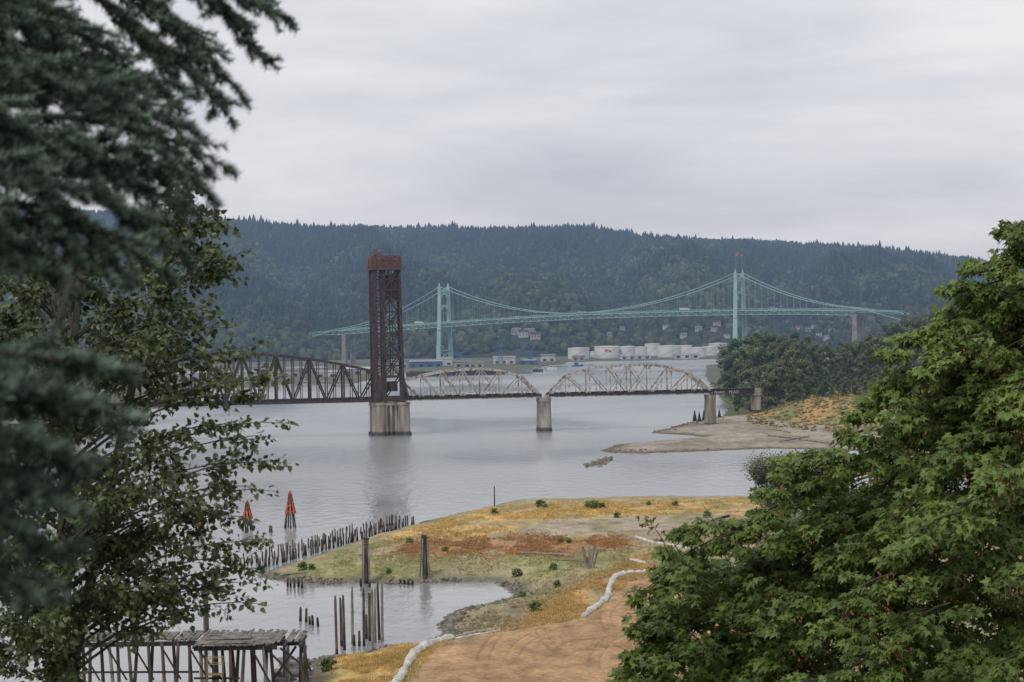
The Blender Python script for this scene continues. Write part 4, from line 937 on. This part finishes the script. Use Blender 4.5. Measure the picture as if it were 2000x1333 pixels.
barrier([(1240,1052),(1275,1062),(1320,1068),(1350,1076)],.4); barrier([(1232,1096),(1262,1104)],.45); barrier([(880,1246),(930,1238),(975,1230)],.25)
# ------------------------------------------------------------------ ruined dock
def dock():
    e=empty("ruined_dock",G(400,1390),label="ruined timber dock on tall piles at the river's edge",category="dock")
    def X(px,D): return PD(px,1230,D)[0]
    z=PD(480,1252,352)[2]
    deck=MB(); x0,x1=X(385,352),X(590,352)
    nx=44
    for i in range(nx):
        a=x0+(x1-x0)*i/nx
        if i in(35,36,40): continue
        y0=347+random.uniform(-.3,1.6 if i>28 else .7)+(3.0 if i>32 else 0); y1=365+random.uniform(-4.5,1.0)
        deck.beam((a+.2,y0,z+random.uniform(-.05,.03)),(a+.2+random.uniform(-.1,.1),y1,z+random.uniform(-.12,.06)),(x1-x0)/nx*random.uniform(.94,1.0),.16)
    deck.beam((x0+.6,349.5,z+.2),(x0+9,349.8,z+.16),3.2,.12,up=(0,0,1)); deck.beam((x0+1,354.5,z+.22),(x0+8,355,z+.18),4,.12)
    mk(deck,"platform_deck",WOODD,parent=e)
    wk=MB(); xa=X(130,358)
    for i in range(60):
        a=xa+(x0-xa)*i/60
        if random.random()<.06: continue
        wk.box((a+.2,359+random.uniform(-.4,.4),z+random.uniform(-.06,.06)),((x0-xa)/60-.02,10.0+random.uniform(-2.4,.6),.28))
    mk(wk,"walkway_deck",WOODD,parent=e)
    fr=MB()
    for y in(348,352,357.5): fr.beam((xa if y>356 else x0,y-(3.6 if y>356 else 0),z-.5),(x1-(3.5 if y<350 else 0),y-(.0 if y<356 else 3.6),z-.5),.4,.7)
    for i in range(8):
        a=x0+(x1-x0)*i/7; fr.beam((a,347.5,z-.3),(a,358.5,z-.3),.35,.35)
    for a,b_ in((.05,.3),(.55,.72)): fr.beam((x0+(x1-x0)*a,347.6,z-.8),(x0+(x1-x0)*b_,347.6,z-6),.25,.3)
    fr.beam((x1-5,347.7,z-.8),(x1-1,347.7,z-5),.28); fr.beam((x1-1,352,z-1),(x1-4.5,349,z-6),.28); fr.beam((x1-.4,351,z+.2),(x1+1.4,350,z-4.6),.26)
    fr.beam((x1-3,347.6,z-.6),(x1+.6,347.6,z-3.4),.3); fr.beam((x0,347.6,z-5),(x0+7,347.6,z-5.1),.25,.3)
    for k in range(5): fr.beam((xa+3+k*4.2,353.2,z-.8),(xa+6+k*4.2,353.2,z-6),.25)
    fr.beam((xa,353.3,z-4.6),(x0,353.3,z-4.9),.25,.3)
    mk(fr,"timber_frame",DARK,parent=e)
    i=0
    for y in(348,353.5,359):
        n=7 if y<350 else 15
        for k in range(n):
            if y<350 and k==5: continue
            s0=x0 if y<350 else xa; a=s0+(x1-s0)*k/(n-1)+random.uniform(-.9,.9); mb=MB(); mb.tube([(a+random.uniform(-.9,.9),y,-2),(a,y,z-.3)],[.32,.24],8)
            mk(mb,"dock_pile",[WOOD,WOOD,WOODR,WOOD,WOODL][i%5],parent=e); i+=1
    yl=M("yellow_paint",(.30,.21,.07),(.24,.16,.05),2,.7,haze=False); mb=MB(); cx=X(418,346)
    for dx in(-1,1):
        for dy in(-.8,.8): mb.beam((cx+dx*1.2,346.2+dy,z-5.4),(cx+dx*1.2,346.2+dy,z-1.6),.09)
    for zz in(z-1.6,z-2.6,z-4.2,z-5.4):
        for dy in(-.8,.8): mb.beam((cx-1.2,346.2+dy,zz),(cx+1.2,346.2+dy,zz),.08)
        for dx in(-1.2,1.2): mb.beam((cx+dx,345.4,zz),(cx+dx,347,zz),.08)
    mb.box((cx,346.2,z-4.25),(2.4,1.6,.08))
    mk(mb,"yellow_platform_cage",yl,parent=e)
    rb=MB()
    for k in range(40):
        q=G(random.uniform(540,600),random.uniform(1285,1340),1); rb.box((q[0],q[1],random.uniform(.5,2.2)),(random.uniform(.8,2.2),random.uniform(.8,2),random.uniform(.3,.8)),ax=(math.cos(k),math.sin(k),0))
    mk(rb,"broken_concrete",CONCD,kind="stuff",label="broken concrete slabs heaped beside the dock",category="rubble")
dock()
# ------------------------------------------------------------------ close trees
def leaf_obj(name,parent,tv,tf,P,Dv,Nv,S,C,mat):
    V,F,CC=scatter(tv,tf,P,frames(Dv,Nv),S,C); return npobj(name,V,F,CC,mat,parent=parent)
def bez(a,b,c,n):
    t=np.linspace(0,1,n)[:,None]; return (1-t)**2*a+2*t*(1-t)*b+t*t*c
def cottonwood():
    random.seed(21); g=np.random.default_rng(21)
    D=18.0; base=np.array([-3.75,D,0]); base[2]=LZ(base[0],base[1])
    e=empty("cottonwood_tree",base,label="leafy cottonwood with glossy dark leaves growing on the bluff",category="tree")
    tr=MB(); top=PD(160,480,D)
    tr.tube([base-[0,0,.5],np.array([-3.65,D,54]),np.array([-3.55,D,57]),top],[.10,.075,.05,.015],8)
    top2=PD(338,352,D); tr.tube([np.array([-3.6,D,55]),PD(270,700,D),PD(318,520,D),top2],[.05,.032,.018,.005],7)
    tips=[(342,352,17.9),(322,430,18),(360,470,18),(443,436,17.6),(405,480,18),(462,515,17.5),(400,560,18),(330,540,18),(455,640,17.6),(400,620,18),(500,688,17.5),(460,740,17.8),(430,700,18),(550,745,17.4),(510,770,17.6),(572,828,17.4),(520,860,17.6),(568,905,17.4),(510,905,17.6),(540,960,17.5),(500,950,17.8),(485,1010,17.6),(440,1000,18),(400,1040,18),(520,1060,17.5),(475,1090,17.7),(524,1112,17.6),(512,1180,17.6),(495,1140,17.6),(450,1150,17.8),(385,1150,17.9),(370,1200,18),(420,1190,17.8),(340,1170,18),(350,420,18),(425,530,17.8),(345,385,18),(385,440,17.8),(425,600,17.6),(480,830,17.6)]
    for _ in range(100):
        y=random.uniform(500,1180); xm=np.interp(y,[500,650,850,1000,1190],[350,390,420,400,350]); tips.append((random.uniform(-60,xm),y,random.uniform(16.8,19.2)))
    for _ in range(26):
        tips.append((random.uniform(-60,150),random.uniform(1080,1345),random.uniform(16.5,18.5)))
    P=[];Dv=[];Nv=[];S=[];C=[]
    for (px,py,Dd) in tips:
        T=PD(px,py,Dd); hx=max(.3,T[0]+3.6)
        if py<560 and px>250: st=PD(np.interp(py,[352,520,700],[330,318,270]),py+60,D)
        else: st=np.array([-3.6,D,max(base[2]+.5,T[2]-.30*hx-.15)])
        arch=.22*np.linalg.norm(T-st); ctl=(st+T)/2+np.array([0,random.uniform(-.2,.2),arch]); pts=bez(st,ctl,T,9); L_=np.linalg.norm(T-st)
        tr.tube(list(pts),list(np.linspace(.006+.005*L_,.002,9)),5,cap=False)
        tone=random.uniform(.75,1.35)
        nt_=random.randint(8,12); subs=[(pts[-3:],26)]
        for _ in range(nt_):
            k=random.uniform(.34,.98); i=int(k*8); o=pts[i]; d=nrm(pts[min(i+1,8)]-pts[i-1]); dv=nrm(d*.9+g.normal(size=3)*.6+np.array([0,0,.05])); l=random.uniform(.10,.30)
            q=bez(o,o+dv*l*.5+np.array([0,0,.03]),o+dv*l-np.array([0,0,.03]),4); tr.tube(list(q),[.0035,.003,.002,.0015],4,cap=False); subs.append((q,random.randint(12,18)))
        for q,n in subs:
            for _ in range(n):
                t=random.random(); i=min(len(q)-2,int(t*(len(q)-1))); f=t*(len(q)-1)-i; o=q[i]*(1-f)+q[i+1]*f
                a=nrm(nrm(q[-1]-q[0])*.5+g.normal(size=3)*.6+np.array([0,0,-.35])); P.append(o+a*.03+g.normal(size=3)*.014); Dv.append(a); Nv.append(nrm(g.normal(size=3)*.7+np.array([0,-.3,.8]))); S.append(random.uniform(.030,.060))
                u=random.random(); C.append(tone*(np.array((.036,.052,.018))*(1-u)+np.array((.125,.16,.062))*u))
    mk(tr,"trunk",M("smooth_grey_bark",(.05,.045,.038),(.11,.10,.085),8,.9,haze=False),parent=e,smooth=True)
    tv=[(0,0,0),(-.42,.25,.08),(.42,.25,.08),(-.33,.62,.06),(.33,.62,.06),(0,1.1,-.08),(0,.4,-.03)]
    tf=[(0,6,1),(0,2,6),(1,6,3),(2,4,6),(3,6,5),(6,4,5)]
    leaf_obj("crown",e,tv,tf,np.array(P),np.array(Dv),np.array(Nv),np.array(S),np.array(C),M("glossy_cottonwood_leaf",(.8,.8,.8),(1.2,1.2,1.2),20,.42,attr=True,transl=.2,haze=False,spec=.45))
cottonwood()
def maple():
    random.seed(31); g=np.random.default_rng(31); D=30.0
    base=np.array([8.2,31,0]); base[2]=LZ(base[0],base[1])
    e=empty("maple_tree",base,label="big leafy green maple with drooping seed clusters on the bluff",category="tree")
    tr=MB(); tr.tube([base-[0,0,.6],base+[-.2,0,4],base+[.1,0,7],base+[0,0,11]],[.5,.4,.28,.1],10)
    edge=[(478,1962),(505,1955),(540,1940),(568,1862),(600,1860),(645,1825),(668,1815),(698,1745),(732,1795),(762,1722),(812,1668),(838,1722),(875,1700),(908,1605),(926,1530),(962,1495),(995,1528),(1040,1468),(1072,1405),(1082,1312),(1118,1302),(1148,1290),(1180,1222),(1226,1240),(1258,1262),(1292,1212),(1340,1205),(1420,1130)]
    ey=[a for a,b in edge]; exx=[b for a,b in edge]
    P=[];Dv=[];Nv=[];S=[];C=[];SP=[];SD=[];SS=[];SC=[]
    def spray(c,out,n,r,tone,seeds=True,flat=.5):
        for _ in range(n):
            q=g.normal(size=3); q/=np.linalg.norm(q); rad=random.random()**.45; o=c+q*np.array([r,r,r*flat])*rad
            dr=nrm(out*.7+q*np.array([.9,.9,.2])+np.array([0,0,-.5])+g.normal(size=3)*.4)
            P.append(o); Dv.append(dr); Nv.append(nrm(np.array([0,0,.8])+q*.6+np.array([0,-.3,0])+g.normal(size=3)*.5)); S.append(random.uniform(.045,.108))
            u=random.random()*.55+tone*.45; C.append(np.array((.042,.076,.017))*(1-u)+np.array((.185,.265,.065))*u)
        tr.tube([c-out*r*1.4-[0,0,.12],c-out*r*.4,c+out*r*.5-[0,0,.05]],[.007,.005,.003],4,cap=False)
        if seeds and random.random()<.2:
            for _ in range(random.randint(8,18)):
                SP.append(c+g.normal(size=3)*.08-np.array([0,.12,.1])); SD.append(nrm(g.normal(size=3)*.5+[0,0,-1])); SS.append(random.uniform(.035,.055)); SC.append(np.array((.20,.085,.04))*random.uniform(.6,1.4))
    # boughs: each a flattened drooping fan of sprays; the dark hollows between them give the layers
    def bough(px,py,Dd,ln,n,tone):
        tip=PD(px,py,Dd); out=nrm([-.75+random.uniform(-.3,.3),-.45+random.uniform(-.4,.3),-.12]); root=tip-out*ln+np.array([0,0,.25*ln]); pts=bez(root,(root+tip)/2+np.array([0,0,.16*ln]),tip,7)
        tr.tube(list(pts),list(np.linspace(.018,.004,7)),5,cap=False); side=nrm(np.cross(out,[0,0,1]))
        for k in range(n):
            t=random.random()**.7; i=min(5,int(t*6)); o=pts[i]+(pts[i+1]-pts[i])*(t*6-i); wdt=ln*.42*(1-t*.75)
            c=o+side*random.uniform(-1,1)*wdt+np.array([0,0,-.10*random.random()]); spray(c,nrm(out+side*random.uniform(-.5,.5)),random.randint(22,32),random.uniform(.12,.23),min(1,tone*random.uniform(.6,1.3)),flat=.42)
    for (y,x) in edge:
        bough(x+random.uniform(-12,12),y,D+random.uniform(-.8,.6),random.uniform(.7,1.2),12,.8)
    for i in range(len(edge)-1):
        (ya,xa),(yb,xb)=edge[i],edge[i+1]; L_=math.hypot(xa-xb,ya-yb); m_=max(1,int(L_/24))
        for k in range(m_):
            t=random.random(); Dd=D+random.uniform(-1.2,1.6); c=PD(xa+(xb-xa)*t+random.uniform(25,110),ya+(yb-ya)*t+random.uniform(0,40),Dd); spray(c,nrm([-1,random.uniform(-.7,.2),.1]),random.randint(24,36),random.uniform(.10,.28),.5)
    for k in range(185):
        y=random.uniform(500,1440); xl=np.interp(y,ey,exx)+60; x=random.uniform(xl,2120); ins=min(1,(x-xl)/350.)
        if y<575 and x>1900 and random.random()<.6: continue
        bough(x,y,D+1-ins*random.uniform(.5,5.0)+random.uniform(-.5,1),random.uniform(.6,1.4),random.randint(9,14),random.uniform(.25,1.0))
    for k in range(1000):   # far side of the crown closes the gaps, its shade put into darker leaves
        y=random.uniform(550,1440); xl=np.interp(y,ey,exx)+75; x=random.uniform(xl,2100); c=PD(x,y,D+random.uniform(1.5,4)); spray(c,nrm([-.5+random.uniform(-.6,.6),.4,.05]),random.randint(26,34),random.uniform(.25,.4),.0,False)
    for k in range(190):
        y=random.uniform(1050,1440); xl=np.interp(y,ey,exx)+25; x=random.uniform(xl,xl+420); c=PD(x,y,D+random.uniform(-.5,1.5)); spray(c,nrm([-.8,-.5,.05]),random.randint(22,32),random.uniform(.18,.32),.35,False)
    for a,b,c_,d in [(1310,1090,1270,1020),(1330,1085,1295,1040),(1420,1070,1372,985),(1440,1070,1412,1010),(1390,1080,1340,1030)]:
        p=PD(a,b,D-.5); q=PD(c_,d,D-.5); tr.tube([p,(p+q)/2+[.03,0,0],q],[.010,.006,.003],4,cap=False)
        if c_<1300:
            for _ in range(9): P.append(q+g.normal(size=3)*.09); Dv.append(nrm(g.normal(size=3))); Nv.append(nrm(g.normal(size=3)+[0,-.3,.7])); S.append(.065); C.append(np.array((.16,.15,.04)))
    mk(tr,"trunk",M("brown_maple_bark",(.035,.028,.022),(.08,.062,.048),6,.95,haze=False),parent=e,smooth=True)
    ang=[-150,-118,-100,-62,-50,-25,0,25,50,62,100,118,150]; rad=[.28,.62,.38,.92,.45,.55,1.08,.55,.45,.92,.38,.62,.28]
    tv=[(0,0,0)]
    for a,r in zip(ang,rad): tv.append((math.sin(math.radians(a))*r,math.cos(math.radians(a))*r,-.16*r*r+(.05 if r<.5 else 0)))
    tf=[(0,i+1,i) for i in range(1,13)]
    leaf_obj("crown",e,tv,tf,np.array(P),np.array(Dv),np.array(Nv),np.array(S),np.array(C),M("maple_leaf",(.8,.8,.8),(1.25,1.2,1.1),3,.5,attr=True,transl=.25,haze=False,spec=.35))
    if SP: leaf_obj("seed_clusters",e,[(0,0,0),(-.25,.6,0),(0,1,.1),(.25,.6,0)],[(0,1,2,3)],np.array(SP),np.array(SD),np.array(SD)[:,[1,2,0]],np.array(SS),np.array(SC),M("reddish_samara",(.8,.8,.8),(1.2,1.2,1.2),3,.8,attr=True,haze=False))
maple()
def spruce():
    random.seed(41); g=np.random.default_rng(41)
    base=np.array([-1.95,4.0,0]); base[2]=LZ(base[0],base[1])
    e=empty("spruce_tree",base,label="dark blue green spruce with drooping needle covered branches",category="tree")
    tr=MB(); tr.tube([base-[0,0,.4],base+[0,0,2],base+[0,0,5]],[.14,.11,.06],10)
    NP=[];ND=[];NS=[];NC=[]
    def twig(a,b,dens=1.0,nl=.023,tone=1.0):
        L_=np.linalg.norm(b-a); d=nrm(b-a); n=int(L_*1900*dens)
        if n<5: return
        t=g.random(n); p=a+(b-a)*t[:,None]
        r=g.normal(size=(n,3)); r-=r@d[:,None]*d; r/=np.linalg.norm(r,axis=1,keepdims=True); dirs=r*.95+d*.7; dirs[:,2]+=.15; dirs/=np.linalg.norm(dirs,axis=1,keepdims=True)
        NP.append(p); ND.append(dirs); NS.append(g.uniform(.75,1.15,n)*nl*(1-.25*t)); u=(g.random((n,1))*.4+t[:,None]*.6)*np.clip(.6+.7*(dirs[:,2:3]),0,1.3); NC.append(tone*((1-u)*np.array((.020,.038,.026))+u*np.array((.23,.31,.25))))  # highlights painted into needle colour: tips and upward needles lighter, bases dark
        tr.tube([a,(a+b)/2,b],[.0022,.002,.0012],3,cap=False)
    def branch(pts,nt_,l0,tone=1.0,rad=.006):
        pts=[np.asarray(p) for p in pts]; n=len(pts); tr.tube(pts,list(np.linspace(rad,.002,n)),6,cap=False)
        for i in range(n-1): twig(pts[i],pts[i+1],.9,tone=tone)
        for k in range(nt_):
            t=.10+.90*(k+random.random())/nt_; x=t*(n-1); i=min(n-2,int(x)); o=pts[i]*(1-x+i)+pts[i+1]*(x-i); d=nrm(pts[i+1]-pts[i]); side=nrm(np.cross(d,[0,0,1]))*(1 if k%2 else -1)
            l=l0*(1.25-.6*t)*random.uniform(.7,1.15); dv=nrm(d*.85+side*random.uniform(.2,.7)+np.array([0,0,random.uniform(-.6,.3)]))
            q=o+dv*l; twig(o,q,1,tone=tone*random.uniform(.6,1.3))
            for s_ in range(random.randint(1,2)):
                u=random.uniform(.3,.8); o2=o+(q-o)*u; dv2=nrm(dv+g.normal(size=3)*.55+[0,0,-.1]); twig(o2,o2+dv2*l*random.uniform(.4,.6),1,tone=tone*random.uniform(.6,1.3))
    def B2(tip,D,st,up=.05,nt_=14,l0=.12,tone=1.0):
        T=PD(tip[0],tip[1],D); s=PD(*st)
        pts=bez(s,(s+T)/2+np.array([0,0,up]),T,8); branch(list(pts),nt_,l0,tone)
    for tip,D,st in [((530,30),5.2,(300,-130,5.3)),((498,100),5.1,(330,-60,5.2)),((438,150),4.9,(250,-20,5.0)),((428,205),4.8,(220,40,5.0)),((470,-10),5.0,(200,-120,5.2)),((365,70),5.0,(140,-60,5.1)),((330,120),5.0,(150,-20,5.0)),
        ((408,306),4.1,(40,230,4.2)),((372,345),4.0,(40,300,4.1)),((312,455),3.9,(20,350,4.0)),((345,245),4.2,(60,170,4.3)),((262,492),3.8,(-20,400,3.9)),((190,505),3.8,(-60,430,3.9)),((110,522),3.8,(-100,450,3.9)),((325,395),4.0,(20,310,4.1)),((325,175),4.4,(60,100,4.5)),((235,340),4.0,(-60,250,4.1)),((150,200),4.2,(-120,120,4.3)),((200,90),4.4,(-80,20,4.5)),((120,395),3.8,(-140,340,3.9)),((100,40),4.5,(-160,-10,4.6)),((80,290),4.0,(-160,210,4.0)),((40,480),3.8,(-160,430,3.8)),((230,190),4.3,(-40,100,4.4))]:
        B2(tip,D,st,nt_=13,l0=.125,tone=random.uniform(.8,1.25))
    for k in range(17):   # inner boughs, their shade put in as darker needle colour
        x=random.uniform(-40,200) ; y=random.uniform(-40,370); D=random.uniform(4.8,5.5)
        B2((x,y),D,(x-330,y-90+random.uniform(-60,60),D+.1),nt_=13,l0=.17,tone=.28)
    B2((92,700),3.3,(140,548,3.4),up=.0,nt_=0)
    for tip,D,st in [((225,722),2.9,(-200,690,3.0)),((262,822),2.8,(-160,750,2.9)),((170,905),2.7,(-180,840,2.8)),((135,990),2.7,(-200,900,2.8)),((115,1080),2.7,(-200,970,2.8)),((65,1160),2.7,(-200,1050,2.8)),((80,870),2.7,(-250,800,2.8)),((40,770),2.8,(-250,720,2.8)),((140,770),2.8,(-200,730,2.9))]:
        B2(tip,D,st,up=.02,nt_=11,l0=.072,tone=random.uniform(.75,1.15))
    for k in range(3):  # lower inner boughs, needle colour darkened to stand for shade
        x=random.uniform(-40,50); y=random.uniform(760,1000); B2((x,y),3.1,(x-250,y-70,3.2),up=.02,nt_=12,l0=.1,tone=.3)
    mk(tr,"trunk",M("brown_spruce_bark",(.03,.028,.022),(.06,.05,.04),12,.95,haze=False),parent=e,smooth=True)
    P=np.concatenate(NP);Dv=np.concatenate(ND);S=np.concatenate(NS);C=np.concatenate(NC); print("needles",len(P))
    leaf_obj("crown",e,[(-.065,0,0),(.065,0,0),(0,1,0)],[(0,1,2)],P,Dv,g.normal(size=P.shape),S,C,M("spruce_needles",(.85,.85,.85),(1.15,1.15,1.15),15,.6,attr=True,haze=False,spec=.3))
spruce()
for o in list(bpy.data.objects):
    if "_o" in o: del o["_o"]
print("objects",len(bpy.data.objects),"mid trees",cnt)
